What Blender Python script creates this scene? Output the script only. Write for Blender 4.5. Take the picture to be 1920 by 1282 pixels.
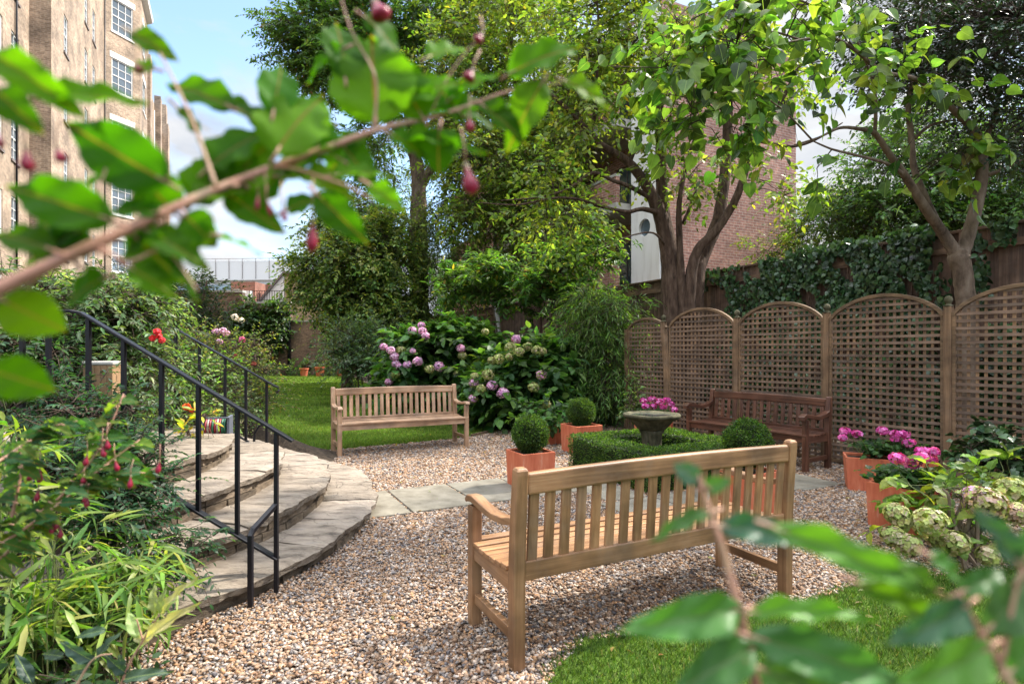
import bpy, math
import numpy as np
from mathutils import Vector, Matrix

R = math.radians
rng = np.random.default_rng(7)
scene = bpy.context.scene
for o in list(bpy.data.objects):
    bpy.data.objects.remove(o)
C = scene.collection

# ------------------------------------------------------------------ camera
EYE, HORIZ, F = 1.41, 657.0, 1080.0
cam_d = bpy.data.cameras.new("camera")
cam = bpy.data.objects.new("camera", cam_d)
C.objects.link(cam)
cam.location = (0, 0, EYE)
cam.rotation_euler = (R(90), 0, 0)
cam_d.sensor_width = 36.0
cam_d.lens = 36.0 * F / 1920.0
cam_d.shift_y = (HORIZ - 641.0) / 1920.0
cam_d.clip_start, cam_d.clip_end = 0.03, 2000
cam_d.dof.use_dof = True
cam_d.dof.focus_distance = 5.5
cam_d.dof.aperture_fstop = 4.2
scene.camera = cam

# ------------------------------------------------------------------ light
SUN_AZ, SUN_EL = (0.91, 0.415), 49.0            # horizontal direction towards the sun, elevation in degrees
EXPOSURE = 2.2
SKY, SUN = 0.09, 2.1
CLOUD_FILL = 7.2
w = bpy.data.worlds.new("World")
scene.world = w
w.use_nodes = True
nt = w.node_tree
nt.nodes.clear()
wo = nt.nodes.new("ShaderNodeOutputWorld")
sky = nt.nodes.new("ShaderNodeTexSky")
sky.sky_type = 'NISHITA'
sky.sun_disc = False
sky.sun_elevation = R(SUN_EL)
sky.sun_rotation = math.atan2(SUN_AZ[0], SUN_AZ[1])
sky.air_density, sky.dust_density, sky.ozone_density = 1.0, 0.6, 1.2
bg1 = nt.nodes.new("ShaderNodeBackground")
bg1.inputs[1].default_value = SKY
nt.links.new(sky.outputs[0], bg1.inputs[0])
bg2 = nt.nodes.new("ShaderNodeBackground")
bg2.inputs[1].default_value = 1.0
tc = nt.nodes.new("ShaderNodeTexCoord")
mp = nt.nodes.new("ShaderNodeMapping")
mp.inputs['Scale'].default_value = (1.6, 1.6, 3.4)
mp.inputs['Location'].default_value = (0.35, 0.1, 0.55)
nz = nt.nodes.new("ShaderNodeTexNoise")
nz.inputs['Scale'].default_value = 1.7
nz.inputs['Detail'].default_value = 7
nz.inputs['Roughness'].default_value = 0.55
nz.inputs['Distortion'].default_value = 0.25
rp = nt.nodes.new("ShaderNodeValToRGB")
rp.color_ramp.elements[0].position = 0.40
rp.color_ramp.elements[1].position = 0.54
nz2 = nt.nodes.new('ShaderNodeTexNoise')
nz2.inputs['Scale'].default_value = 3.2
nz2.inputs['Detail'].default_value = 6
rp2 = nt.nodes.new('ShaderNodeValToRGB')
rp2.color_ramp.elements[0].position, rp2.color_ramp.elements[1].position = 0.33, 0.62
rp2.color_ramp.elements[0].color = (0.13, 0.145, 0.17, 1)
rp2.color_ramp.elements[1].color = (0.225, 0.225, 0.225, 1)
mx = nt.nodes.new("ShaderNodeMixShader")
nt.links.new(tc.outputs['Generated'], mp.inputs[0])
nt.links.new(mp.outputs[0], nz.inputs['Vector'])
nt.links.new(nz.outputs[0], rp.inputs[0])
nt.links.new(mp.outputs[0], nz2.inputs['Vector'])
nt.links.new(nz2.outputs[0], rp2.inputs[0])
# clouds high overhead, out of view, are brightened as added fill for the shade
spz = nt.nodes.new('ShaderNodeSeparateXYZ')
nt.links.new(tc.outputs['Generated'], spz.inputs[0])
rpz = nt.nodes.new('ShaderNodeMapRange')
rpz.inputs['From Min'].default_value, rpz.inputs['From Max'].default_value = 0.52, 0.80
rpz.inputs['To Min'].default_value, rpz.inputs['To Max'].default_value = 1.0, CLOUD_FILL
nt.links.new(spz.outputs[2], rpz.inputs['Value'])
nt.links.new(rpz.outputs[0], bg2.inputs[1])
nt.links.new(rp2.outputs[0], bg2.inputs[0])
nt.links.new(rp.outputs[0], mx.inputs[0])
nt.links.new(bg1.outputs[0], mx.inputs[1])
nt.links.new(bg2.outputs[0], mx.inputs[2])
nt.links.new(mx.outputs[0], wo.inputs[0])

sun_d = bpy.data.lights.new("sun", 'SUN')
sun_d.energy = SUN
sun_d.angle = R(2.2)
sun_d.color = (1.0, 0.93, 0.82)
sun = bpy.data.objects.new("sun", sun_d)
C.objects.link(sun)
_n = math.hypot(*SUN_AZ)
sv = Vector((SUN_AZ[0] / _n * math.cos(R(SUN_EL)), SUN_AZ[1] / _n * math.cos(R(SUN_EL)), math.sin(R(SUN_EL))))
sun.rotation_euler = sv.to_track_quat('Z', 'Y').to_euler()
sun.location = (20, 10, 30)

vs = scene.view_settings
vs.view_transform = 'Standard'
vs.look = 'None'
vs.exposure = EXPOSURE
vs.gamma = 1.0
cy = scene.cycles
cy.max_bounces, cy.diffuse_bounces, cy.glossy_bounces = 14, 10, 2
cy.transmission_bounces, cy.transparent_max_bounces = 10, 4
cy.caustics_reflective = cy.caustics_refractive = False
cy.use_denoising = True

# ------------------------------------------------------------------ geometry helpers
U = np.array([0.893, 0.449, 0.0])     # the garden's two axes on the ground
V = np.array([-0.449, 0.893, 0.0])
ANG = math.atan2(U[1], U[0])


def W(px, py, Y):
    """World point seen at photo pixel (px, py) at depth Y."""
    return np.array([(px - 960) / F * Y, Y, EYE - (py - HORIZ) / F * Y])


def G(px, py, z=0.0):
    Y = F * (EYE - z) / (py - HORIZ)
    return np.array([(px - 960) / F * Y, Y, z])


def unit(a):
    a = np.asarray(a, float)
    n = np.linalg.norm(a, axis=-1, keepdims=True)
    return a / np.maximum(n, 1e-9)


def tag(o, label=None, cat=None, group=None, kind=None):
    if label: o["label"] = label
    if cat: o["category"] = cat
    if group: o["group"] = group
    if kind: o["kind"] = kind
    return o


WORLD = set()      # things whose parts are given in world coordinates


def thing(name, label, cat, loc=(0, 0, 0), rot=0.0, group=None, world=False):
    o = bpy.data.objects.new(name, None)
    o.empty_display_size = 0.1
    C.objects.link(o)
    o.location = [float(a) for a in loc]
    o.rotation_euler = (0, 0, rot)
    if world:
        WORLD.add(o.name)
    return tag(o, label, cat, group)


def link(name, me, mat, parent=None):
    o = bpy.data.objects.new(name, me)
    C.objects.link(o)
    if mat is not None:
        me.materials.append(mat)
    if parent is not None:
        o.parent = parent
        if parent.name in WORLD:
            o.location = -parent.location
    return o


def raw_mesh(name, verts, faces, smooth=False, col=None, luv=None):
    """faces: (N,k) int array."""
    me = bpy.data.meshes.new(name)
    verts = np.asarray(verts, np.float32).reshape(-1, 3)
    faces = np.asarray(faces, np.int32)
    n, k = faces.shape
    me.vertices.add(len(verts))
    me.vertices.foreach_set('co', verts.ravel())
    me.loops.add(n * k)
    me.loops.foreach_set('vertex_index', faces.ravel())
    me.polygons.add(n)
    me.polygons.foreach_set('loop_start', np.arange(0, n * k, k, dtype=np.int32))
    me.polygons.foreach_set('loop_total', np.full(n, k, np.int32))
    if smooth:
        me.polygons.foreach_set('use_smooth', np.ones(n, bool))
    if col is not None:
        a = me.attributes.new('Col', 'FLOAT_COLOR', 'POINT')
        c4 = np.ones((len(verts), 4), np.float32)
        c4[:, :3] = col
        a.data.foreach_set('color', c4.ravel())
    if luv is not None:
        a = me.attributes.new('luv', 'FLOAT_VECTOR', 'POINT')
        a.data.foreach_set('vector', np.asarray(luv, np.float32).ravel())
    me.update()
    me.validate()
    return me


class MB:
    """Collects shapes and links them as ONE mesh object."""
    def __init__(s):
        s.v, s.f, s.n = [], [], 0

    def add(s, verts, faces):
        verts = [tuple(float(c) for c in p) for p in verts]
        s.v += verts
        s.f += [tuple(int(i) + s.n for i in f) for f in faces]
        s.n += len(verts)
        return s

    def box(s, lo, hi):
        (a, b, c), (d, e, f) = lo, hi
        return s.add([(a, b, c), (d, b, c), (d, e, c), (a, e, c), (a, b, f), (d, b, f), (d, e, f), (a, e, f)],
                     [(0, 3, 2, 1), (4, 5, 6, 7), (0, 1, 5, 4), (1, 2, 6, 5), (2, 3, 7, 6), (3, 0, 4, 7)])

    def beam(s, p0, p1, w, h, up=(0, 0, 1), w1=None, h1=None):
        p0, p1 = np.array(p0, float), np.array(p1, float)
        d = unit(p1 - p0)
        x = np.cross(d, up)
        if np.linalg.norm(x) < 1e-4:
            x = np.cross(d, (0, 1, 0))
        x = unit(x)
        y = np.cross(x, d)
        w1, h1 = w1 or w, h1 or h
        vv = []
        for p, a, b in ((p0, w / 2, h / 2), (p1, w1 / 2, h1 / 2)):
            vv += [p - x * a - y * b, p + x * a - y * b, p + x * a + y * b, p - x * a + y * b]
        return s.add(vv, [(0, 3, 2, 1), (4, 5, 6, 7), (0, 1, 5, 4), (1, 2, 6, 5), (2, 3, 7, 6), (3, 0, 4, 7)])

    def sweep(s, pts, w, h, up=(0, 0, 1)):
        """rectangular section along a path (w across, h along up)"""
        pts = np.array(pts, float)
        n = len(pts)
        vv, ff = [], []
        for i in range(n):
            d = unit(pts[min(i + 1, n - 1)] - pts[max(i - 1, 0)])
            x = unit(np.cross(d, up)); y = np.cross(x, d)
            p = pts[i]
            ww = w[i] if hasattr(w, '__len__') else w
            hh = h[i] if hasattr(h, '__len__') else h
            vv += [p - x * ww / 2 - y * hh / 2, p + x * ww / 2 - y * hh / 2, p + x * ww / 2 + y * hh / 2, p - x * ww / 2 + y * hh / 2]
        for i in range(n - 1):
            for j in range(4):
                a, b = i * 4 + j, i * 4 + (j + 1) % 4
                ff.append((a, b, b + 4, a + 4))
        ff += [(3, 2, 1, 0), tuple((n - 1) * 4 + j for j in range(4))]
        return s.add(vv, ff)

    def tube(s, pts, rad, sides=7, wob=0.0):
        pts = np.array(pts, float)
        n = len(pts)
        rad = np.broadcast_to(np.array(rad, float), (n,)) if np.ndim(rad) == 0 else np.array(rad, float)
        d0 = unit(pts[1] - pts[0])
        x = np.cross(d0, (0.3, 0.2, 0.9))
        if np.linalg.norm(x) < 1e-3:
            x = np.cross(d0, (1, 0, 0))
        x = unit(x)
        vv, ff = [], []
        ang = np.arange(sides) * 2 * math.pi / sides
        for i in range(n):
            d = unit(pts[min(i + 1, n - 1)] - pts[max(i - 1, 0)])
            x = unit(x - d * np.dot(x, d)); y = np.cross(d, x)
            r = rad[i] * (1 + wob * rng.uniform(-1, 1, sides)) if wob else np.full(sides, rad[i])
            vv += list(pts[i] + (np.cos(ang) * r)[:, None] * x + (np.sin(ang) * r)[:, None] * y)
        for i in range(n - 1):
            for j in range(sides):
                a, b = i * sides + j, i * sides + (j + 1) % sides
                ff.append((a, b, b + sides, a + sides))
        ff += [tuple(range(sides))[::-1], tuple((n - 1) * sides + j for j in range(sides))]
        return s.add(vv, ff)

    def lathe(s, prof, c=(0, 0, 0), seg=24, flute=0.0, nfl=0):
        vv, ff = [], []
        for r, z in prof:
            for j in range(seg):
                a = j * 2 * math.pi / seg
                rr = r * (1 - flute * (0.5 + 0.5 * math.cos(a * nfl))) if nfl else r
                vv.append((c[0] + rr * math.cos(a), c[1] + rr * math.sin(a), c[2] + z))
        for i in range(len(prof) - 1):
            for j in range(seg):
                a, b = i * seg + j, i * seg + (j + 1) % seg
                ff.append((a, b, b + seg, a + seg))
        ff += [tuple(range(seg))[::-1], tuple((len(prof) - 1) * seg + j for j in range(seg))]
        return s.add(vv, ff)

    def panel(s, p0, p1, z0, z1, openings=(), rev=0.12, back=False):
        """vertical wall face from p0 to p1 (2D), outward to the right of the walk; openings (s0, s1, z0, z1)."""
        p0, p1 = np.array(p0, float), np.array(p1, float)
        L = np.linalg.norm(p1 - p0); d = (p1 - p0) / L
        inn = np.array([-d[1], d[0]])
        xs = sorted({0.0, L} | {o[0] for o in openings} | {o[1] for o in openings})
        zs = sorted({z0, z1} | {o[2] for o in openings} | {o[3] for o in openings})
        P = lambda a, z, k=0.0: (*(p0 + d * a + inn * k), z)
        for i in range(len(xs) - 1):
            for j in range(len(zs) - 1):
                cx, cz = (xs[i] + xs[i + 1]) / 2, (zs[j] + zs[j + 1]) / 2
                if any(o[0] < cx < o[1] and o[2] < cz < o[3] for o in openings):
                    continue
                s.add([P(xs[i], zs[j]), P(xs[i + 1], zs[j]), P(xs[i + 1], zs[j + 1]), P(xs[i], zs[j + 1])], [(0, 1, 2, 3)])
        for a, b, c, e in openings:
            for q in (((a, c), (b, c)), ((b, c), (b, e)), ((b, e), (a, e)), ((a, e), (a, c))):
                (xa, za), (xb, zb) = q
                s.add([P(xa, za), P(xb, zb), P(xb, zb, rev), P(xa, za, rev)], [(0, 3, 2, 1)])
        return s

    def build(s, name, mat, parent=None, smooth=False, bevel=0.0, seg=2):
        me = bpy.data.meshes.new(name)
        me.from_pydata(s.v, [], s.f)
        if smooth:
            me.polygons.foreach_set('use_smooth', np.ones(len(me.polygons), bool))
        me.update()
        o = link(name, me, mat, parent)
        if bevel:
            b = o.modifiers.new('edge', 'BEVEL')
            b.width, b.segments, b.limit_method = bevel, seg, 'ANGLE'
        return o


def inside(pts, poly):
    x, y = pts[:, 0], pts[:, 1]
    r = np.zeros(len(pts), bool)
    n = len(poly)
    for i in range(n):
        x0, y0 = poly[i][:2]; x1, y1 = poly[(i + 1) % n][:2]
        c = ((y0 > y) != (y1 > y)) & (x < (x1 - x0) * (y - y0) / (y1 - y0 + 1e-12) + x0)
        r ^= c
    return r


# ------------------------------------------------------------------ materials
def mat_new(name):
    m = bpy.data.materials.new(name)
    m.use_nodes = True
    t = m.node_tree
    return m, t, t.nodes['Principled BSDF'], t.nodes['Material Output']


def N(t, typ, **kw):
    n = t.nodes.new(typ)
    for k, v in kw.items():
        if k in n.inputs:
            n.inputs[k].default_value = v
        else:
            setattr(n, k, v)
    return n


def ramp(t, cols, pos=None, interp='LINEAR'):
    r = t.nodes.new('ShaderNodeValToRGB')
    e = r.color_ramp.elements
    pos = pos or [i / (len(cols) - 1) for i in range(len(cols))]
    while len(e) < len(cols):
        e.new(0.5)
    for i, c in enumerate(cols):
        e[i].position = pos[i]
        e[i].color = (*c, 1)
    r.color_ramp.interpolation = interp
    return r


def mul(t, a, b, fac=1.0, mode='MULTIPLY'):
    m = t.nodes.new('ShaderNodeMix')
    m.data_type, m.blend_type = 'RGBA', mode
    m.inputs[0].default_value = fac
    for sock, v in ((m.inputs[6], a), (m.inputs[7], b)):
        if isinstance(v, tuple): sock.default_value = (*v, 1)
        else: t.links.new(v, sock)
    return m.outputs[2]


def leaf_mat(name, trans=0.4, rough=0.5, vein=None, spec=0.4, boost=1.0):
    m, t, b, out = mat_new(name)
    a = N(t, 'ShaderNodeAttribute', attribute_name='Col')
    nz = N(t, 'ShaderNodeTexNoise', Scale=14.0, Detail=2.0)
    tcn = N(t, 'ShaderNodeTexCoord')
    t.links.new(tcn.outputs['Object'], nz.inputs['Vector'])
    r = ramp(t, [(0.75,) * 3, (1.2,) * 3], [0.3, 0.7])
    t.links.new(nz.outputs[0], r.inputs[0])
    c = mul(t, a.outputs['Color'], r.outputs[0])
    if vein:
        l = N(t, 'ShaderNodeAttribute', attribute_name='luv')
        sp = N(t, 'ShaderNodeSeparateXYZ')
        t.links.new(l.outputs['Vector'], sp.inputs[0])
        ab = N(t, 'ShaderNodeMath', operation='ABSOLUTE'); t.links.new(sp.outputs[0], ab.inputs[0])
        rr = ramp(t, [(1,) * 3, (0,) * 3], [0.012, 0.045]); t.links.new(ab.outputs[0], rr.inputs[0])
        mm = t.nodes.new('ShaderNodeMix'); mm.data_type = 'RGBA'
        t.links.new(rr.outputs[0], mm.inputs[0]); t.links.new(c, mm.inputs[6]); mm.inputs[7].default_value = (*vein, 1)
        # side veins: slanted bands
        s1 = N(t, 'ShaderNodeMath', operation='MULTIPLY_ADD'); t.links.new(ab.outputs[0], s1.inputs[0]); s1.inputs[1].default_value = -0.55; t.links.new(sp.outputs[1], s1.inputs[2])
        s2 = N(t, 'ShaderNodeMath', operation='MULTIPLY'); t.links.new(s1.outputs[0], s2.inputs[0]); s2.inputs[1].default_value = 8.0
        s3 = N(t, 'ShaderNodeMath', operation='FRACT'); t.links.new(s2.outputs[0], s3.inputs[0])
        r3 = ramp(t, [(1,) * 3, (0.78,) * 3, (1,) * 3], [0.02, 0.06, 0.14]); t.links.new(s3.outputs[0], r3.inputs[0])
        c = mul(t, mm.outputs[2], r3.outputs[0])
        bp = N(t, 'ShaderNodeBump', Strength=0.35, Distance=0.002)
        t.links.new(r3.outputs[0], bp.inputs['Height']); t.links.new(bp.outputs[0], b.inputs['Normal'])
    t.links.new(c, b.inputs['Base Color'])
    b.inputs['Roughness'].default_value = rough
    b.inputs['Specular IOR Level'].default_value = spec
    tr = N(t, 'ShaderNodeBsdfTranslucent')
    ct = mul(t, c, (1.25 * boost, 1.3 * boost, 0.55))
    t.links.new(ct, tr.inputs[0])
    ms = N(t, 'ShaderNodeMixShader'); ms.inputs[0].default_value = trans
    t.links.new(b.outputs[0], ms.inputs[1]); t.links.new(tr.outputs[0], ms.inputs[2])
    t.links.new(ms.outputs[0], out.inputs[0])
    return m


def wood_mat(name, cols, axis, rough=0.55, scale=1.0, var=0.25):
    m, t, b, out = mat_new(name)
    tcn = N(t, 'ShaderNodeTexCoord')
    mp = N(t, 'ShaderNodeMapping')
    s = [38 * scale] * 3; s[axis] = 1.6 * scale
    mp.inputs['Scale'].default_value = s
    g = N(t, 'ShaderNodeNewGeometry')
    ad = N(t, 'ShaderNodeVectorMath', operation='ADD')
    ml = N(t, 'ShaderNodeVectorMath', operation='SCALE'); ml.inputs['Scale'].default_value = 13.0
    cb = N(t, 'ShaderNodeCombineXYZ')
    for i in range(3): t.links.new(g.outputs['Random Per Island'], cb.inputs[i])
    t.links.new(cb.outputs[0], ml.inputs[0])
    t.links.new(tcn.outputs['Object'], ad.inputs[0]); t.links.new(ml.outputs[0], ad.inputs[1])
    t.links.new(ad.outputs[0], mp.inputs[0])
    nz = N(t, 'ShaderNodeTexNoise', Scale=1.0, Detail=5.0, Roughness=0.62, Distortion=0.6)
    t.links.new(mp.outputs[0], nz.inputs['Vector'])
    r = ramp(t, cols, [0.28, 0.5, 0.72])
    t.links.new(nz.outputs[0], r.inputs[0])
    rv = ramp(t, [(1 - var,) * 3, (1 + var * 0.6, 1 + var * 0.5, 1 + var * 0.4)])
    t.links.new(g.outputs['Random Per Island'], rv.inputs[0])
    n2 = N(t, 'ShaderNodeTexNoise', Scale=5.0, Detail=3.0); t.links.new(tcn.outputs['Object'], n2.inputs['Vector'])
    r2 = ramp(t, [(0.60,) * 3, (1.15,) * 3], [0.33, 0.66]); t.links.new(n2.outputs[0], r2.inputs[0])
    n3 = N(t, 'ShaderNodeTexNoise', Scale=2.6, Detail=7.0, Roughness=0.7); t.links.new(ad.outputs[0], n3.inputs['Vector'])
    r3 = ramp(t, [(0,) * 3, (0.38,) * 3], [0.50, 0.70]); t.links.new(n3.outputs[0], r3.inputs[0])
    wm = t.nodes.new('ShaderNodeMix'); wm.data_type = 'RGBA'
    t.links.new(r3.outputs[0], wm.inputs[0]); t.links.new(mul(t, mul(t, r.outputs[0], rv.outputs[0]), r2.outputs[0]), wm.inputs[6])
    av = [sum(c[i] for c in cols) / len(cols) for i in range(3)]
    gy_ = sum(av) / 3
    wm.inputs[7].default_value = (gy_ * .55 + av[0] * .5, gy_ * .55 + av[1] * .5, gy_ * .55 + av[2] * .5, 1)
    t.links.new(wm.outputs[2], b.inputs['Base Color'])
    b.inputs['Roughness'].default_value = rough
    bp = N(t, 'ShaderNodeBump', Strength=0.25, Distance=0.004)
    t.links.new(nz.outputs[0], bp.inputs['Height']); t.links.new(bp.outputs[0], b.inputs['Normal'])
    return m


def noise_mat(name, cols, scale=6.0, rough=0.85, bump=0.4, dist=0.02, detail=6.0, stretch=None, pos=None, spec=0.3, metallic=0.0, island=0.0, crack=None):
    m, t, b, out = mat_new(name)
    tcn = N(t, 'ShaderNodeTexCoord')
    src = tcn.outputs['Object']
    if stretch:
        mp = N(t, 'ShaderNodeMapping'); mp.inputs['Scale'].default_value = stretch
        t.links.new(src, mp.inputs[0]); src = mp.outputs[0]
    nz = N(t, 'ShaderNodeTexNoise', Scale=scale, Detail=detail, Roughness=0.65)
    t.links.new(src, nz.inputs['Vector'])
    r = ramp(t, cols, pos or [0.3 + 0.4 * i / (len(cols) - 1) for i in range(len(cols))])
    t.links.new(nz.outputs[0], r.inputs[0])
    c = r.outputs[0]
    hgt = nz.outputs[0]
    if island:
        g = N(t, 'ShaderNodeNewGeometry')
        ri = ramp(t, [(1 - island, 1 - island * .95, 1 - island * .9), (1, .98, .95), (1 + island * .6, 1 + island * .6, 1 + island * .65)])
        t.links.new(g.outputs['Random Per Island'], ri.inputs[0])
        c = mul(t, c, ri.outputs[0])
    if crack:
        mpc = N(t, 'ShaderNodeMapping'); mpc.inputs['Scale'].default_value = crack
        nd = N(t, 'ShaderNodeTexNoise', Scale=3.0, Detail=5.0); t.links.new(tcn.outputs['Object'], nd.inputs['Vector'])
        av = N(t, 'ShaderNodeVectorMath', operation='MULTIPLY_ADD'); t.links.new(nd.outputs['Color'], av.inputs[0]); av.inputs[1].default_value = (.5, .5, .5); t.links.new(tcn.outputs['Object'], av.inputs[2])
        t.links.new(av.outputs[0], mpc.inputs[0])
        vc = N(t, 'ShaderNodeTexVoronoi', Scale=1.0, feature='DISTANCE_TO_EDGE'); t.links.new(mpc.outputs[0], vc.inputs['Vector'])
        rc = ramp(t, [(.84,) * 3, (.96,) * 3, (1,) * 3], [0.0, 0.03, 0.10]); t.links.new(vc.outputs['Distance'], rc.inputs[0])
        c = mul(t, c, rc.outputs[0])
        ad = N(t, 'ShaderNodeMath', operation='ADD'); t.links.new(nz.outputs[0], ad.inputs[0]); t.links.new(rc.outputs[0], ad.inputs[1]); hgt = ad.outputs[0]
    t.links.new(c, b.inputs['Base Color'])
    b.inputs['Roughness'].default_value = rough
    b.inputs['Specular IOR Level'].default_value = spec
    b.inputs['Metallic'].default_value = metallic
    if bump:
        bp = N(t, 'ShaderNodeBump', Strength=bump, Distance=dist)
        t.links.new(hgt, bp.inputs['Height']); t.links.new(bp.outputs[0], b.inputs['Normal'])
    return m


def brick_mat(name, c1, c2, mortar, bw=0.225, bh=0.075, stain=0.5):
    m, t, b, out = mat_new(name)
    g = N(t, 'ShaderNodeNewGeometry')
    cr = N(t, 'ShaderNodeVectorMath', operation='CROSS_PRODUCT'); cr.inputs[0].default_value = (0, 0, 1)
    t.links.new(g.outputs['True Normal'], cr.inputs[1])
    dt = N(t, 'ShaderNodeVectorMath', operation='DOT_PRODUCT')
    t.links.new(g.outputs['Position'], dt.inputs[0]); t.links.new(cr.outputs[0], dt.inputs[1])
    sp = N(t, 'ShaderNodeSeparateXYZ'); t.links.new(g.outputs['Position'], sp.inputs[0])
    cb = N(t, 'ShaderNodeCombineXYZ'); t.links.new(dt.outputs['Value'], cb.inputs[0]); t.links.new(sp.outputs[2], cb.inputs[1])
    br = N(t, 'ShaderNodeTexBrick', Scale=1.0)
    br.inputs['Brick Width'].default_value = bw
    br.inputs['Row Height'].default_value = bh
    br.inputs['Mortar Size'].default_value = 0.006
    br.inputs['Color1'].default_value = (*c1, 1)
    br.inputs['Color2'].default_value = (*c2, 1)
    br.inputs['Mortar'].default_value = (*mortar, 1)
    br.inputs['Bias'].default_value = -0.1
    t.links.new(cb.outputs[0], br.inputs['Vector'])
    nz = N(t, 'ShaderNodeTexNoise', Scale=0.9, Detail=6.0); t.links.new(g.outputs['Position'], nz.inputs['Vector'])
    r = ramp(t, [(1 - stain,) * 3, (1.15,) * 3], [0.3, 0.62]); t.links.new(nz.outputs[0], r.inputs[0])
    n2 = N(t, 'ShaderNodeTexNoise', Scale=11.0, Detail=2.0); t.links.new(g.outputs['Position'], n2.inputs['Vector'])
    r2 = ramp(t, [(0.8,) * 3, (1.18,) * 3], [0.35, 0.65]); t.links.new(n2.outputs[0], r2.inputs[0])
    t.links.new(mul(t, mul(t, br.outputs['Color'], r.outputs[0]), r2.outputs[0]), b.inputs['Base Color'])
    b.inputs['Roughness'].default_value = 0.9
    bp = N(t, 'ShaderNodeBump', Strength=0.5, Distance=0.01, invert=True)
    t.links.new(br.outputs['Fac'], bp.inputs['Height']); t.links.new(bp.outputs[0], b.inputs['Normal'])
    return m


def plain(name, col, rough=0.6, metallic=0.0, spec=0.5, bump=0.0, scale=30.0):
    return noise_mat(name, [tuple(c * 0.88 for c in col), tuple(min(1, c * 1.08) for c in col)], scale, rough, bump, 0.004, 4.0, None, None, spec, metallic)


def attr_mat(name, rough=0.8, spec=0.3, scale=60.0):
    m, t, b, out = mat_new(name)
    a = N(t, 'ShaderNodeAttribute', attribute_name='Col')
    tcn = N(t, 'ShaderNodeTexCoord')
    nz = N(t, 'ShaderNodeTexNoise', Scale=scale, Detail=3.0); t.links.new(tcn.outputs['Object'], nz.inputs['Vector'])
    r = ramp(t, [(0.75,) * 3, (1.2,) * 3], [0.35, 0.65]); t.links.new(nz.outputs[0], r.inputs[0])
    t.links.new(mul(t, a.outputs['Color'], r.outputs[0]), b.inputs['Base Color'])
    b.inputs['Roughness'].default_value = rough
    b.inputs['Specular IOR Level'].default_value = spec
    return m


def glass_mat(name, tint=(0.10, 0.13, 0.16), rough=0.05):
    m, t, b, out = mat_new(name)
    b.inputs['Base Color'].default_value = (*tint, 1)
    b.inputs['Roughness'].default_value = rough
    b.inputs['Specular IOR Level'].default_value = 1.0
    b.inputs['Coat Weight'].default_value = 0.6
    return m


M = {}
M['leaf'] = leaf_mat('leaf', 0.52, 0.45, boost=1.25)
M['leaf_dark'] = leaf_mat('leaf_glossy', 0.18, 0.35, spec=0.5)
M['leaf_near'] = leaf_mat('leaf_near', 0.6, 0.5, vein=(0.24, 0.14, 0.04), spec=0.12, boost=1.5)
M['leaf_sheen'] = leaf_mat('leaf_sheen', 0.38, 0.38, vein=(0.12, 0.16, 0.06), spec=0.35, boost=1.3)
M['leaf_broad'] = leaf_mat('leaf_broad', 0.5, 0.45, boost=1.2, vein=(0.25, 0.36, 0.10), spec=0.4)
M['petal'] = leaf_mat('petal', 0.25, 0.6)
M['grass'] = leaf_mat('grass_blade', 0.4, 0.6)
M['bark'] = noise_mat('bark', [(0.028, 0.017, 0.012), (0.092, 0.055, 0.037), (0.165, 0.11, 0.08)], 5.0, 0.9, 0.9, 0.05, 8, (3, 3, 0.7))
M['bark_grey'] = noise_mat('bark_grey', [(0.06, 0.04, 0.027), (0.165, 0.117, 0.08), (0.26, 0.20, 0.145)], 5.0, 0.85, 0.6, 0.02, 8, (2, 2, 0.8))
M['bark_pale'] = noise_mat('bark_pale', [(0.10, 0.08, 0.07), (0.42, 0.38, 0.34), (0.55, 0.52, 0.48)], 4.0, 0.8, 0.4, 0.02, 8, (1.5, 1.5, 3.0))
M['stem_green'] = noise_mat('stem_green', [(0.07, 0.11, 0.03), (0.16, 0.17, 0.06)], 20.0, 0.7, 0.2)
M['stem_red'] = noise_mat('stem_red', [(0.22, 0.12, 0.06), (0.40, 0.21, 0.15), (0.40, 0.31, 0.17)], 18.0, 0.5, 0.04, 0.002)
M['twig'] = noise_mat('twig', [(0.03, 0.02, 0.015), (0.10, 0.07, 0.05)], 12.0, 0.9, 0.3)
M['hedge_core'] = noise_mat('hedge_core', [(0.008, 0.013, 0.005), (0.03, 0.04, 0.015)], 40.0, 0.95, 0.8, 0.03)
TEAK = [(0.165, 0.079, 0.033), (0.295, 0.152, 0.068), (0.41, 0.238, 0.122)]
TEAK2 = [(0.34, 0.18, 0.095), (0.48, 0.29, 0.17), (0.60, 0.42, 0.28)]
DARKW = [(0.052, 0.02, 0.0115), (0.125, 0.05, 0.029), (0.205, 0.092, 0.056)]
for nm, cols in (('teak', TEAK), ('teak_pale', TEAK2), ('mahogany', DARKW)):
    for ax in range(3):
        M[nm + 'xyz'[ax]] = wood_mat(nm + '_' + 'xyz'[ax], cols, ax, 0.5 if nm != 'mahogany' else 0.35)
M['trellis_h'] = wood_mat('trellis_wood', [(0.095, 0.06, 0.041), (0.195, 0.125, 0.085), (0.29, 0.20, 0.14)], 0, 0.8, var=0.3)
M['trellis_v'] = wood_mat('trellis_upright', [(0.13, 0.072, 0.037), (0.24, 0.14, 0.072), (0.34, 0.21, 0.115)], 2, 0.8, var=0.25)
M['trellis_arch'] = wood_mat('trellis_arch', [(0.11, 0.065, 0.032), (0.2, 0.12, 0.062), (0.28, 0.18, 0.10)], 0, 0.8)
M['fence'] = wood_mat('fence_board', [(0.07, 0.04, 0.028), (0.165, 0.10, 0.068), (0.26, 0.17, 0.12)], 2, 0.9, 0.6, var=0.4)
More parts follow.
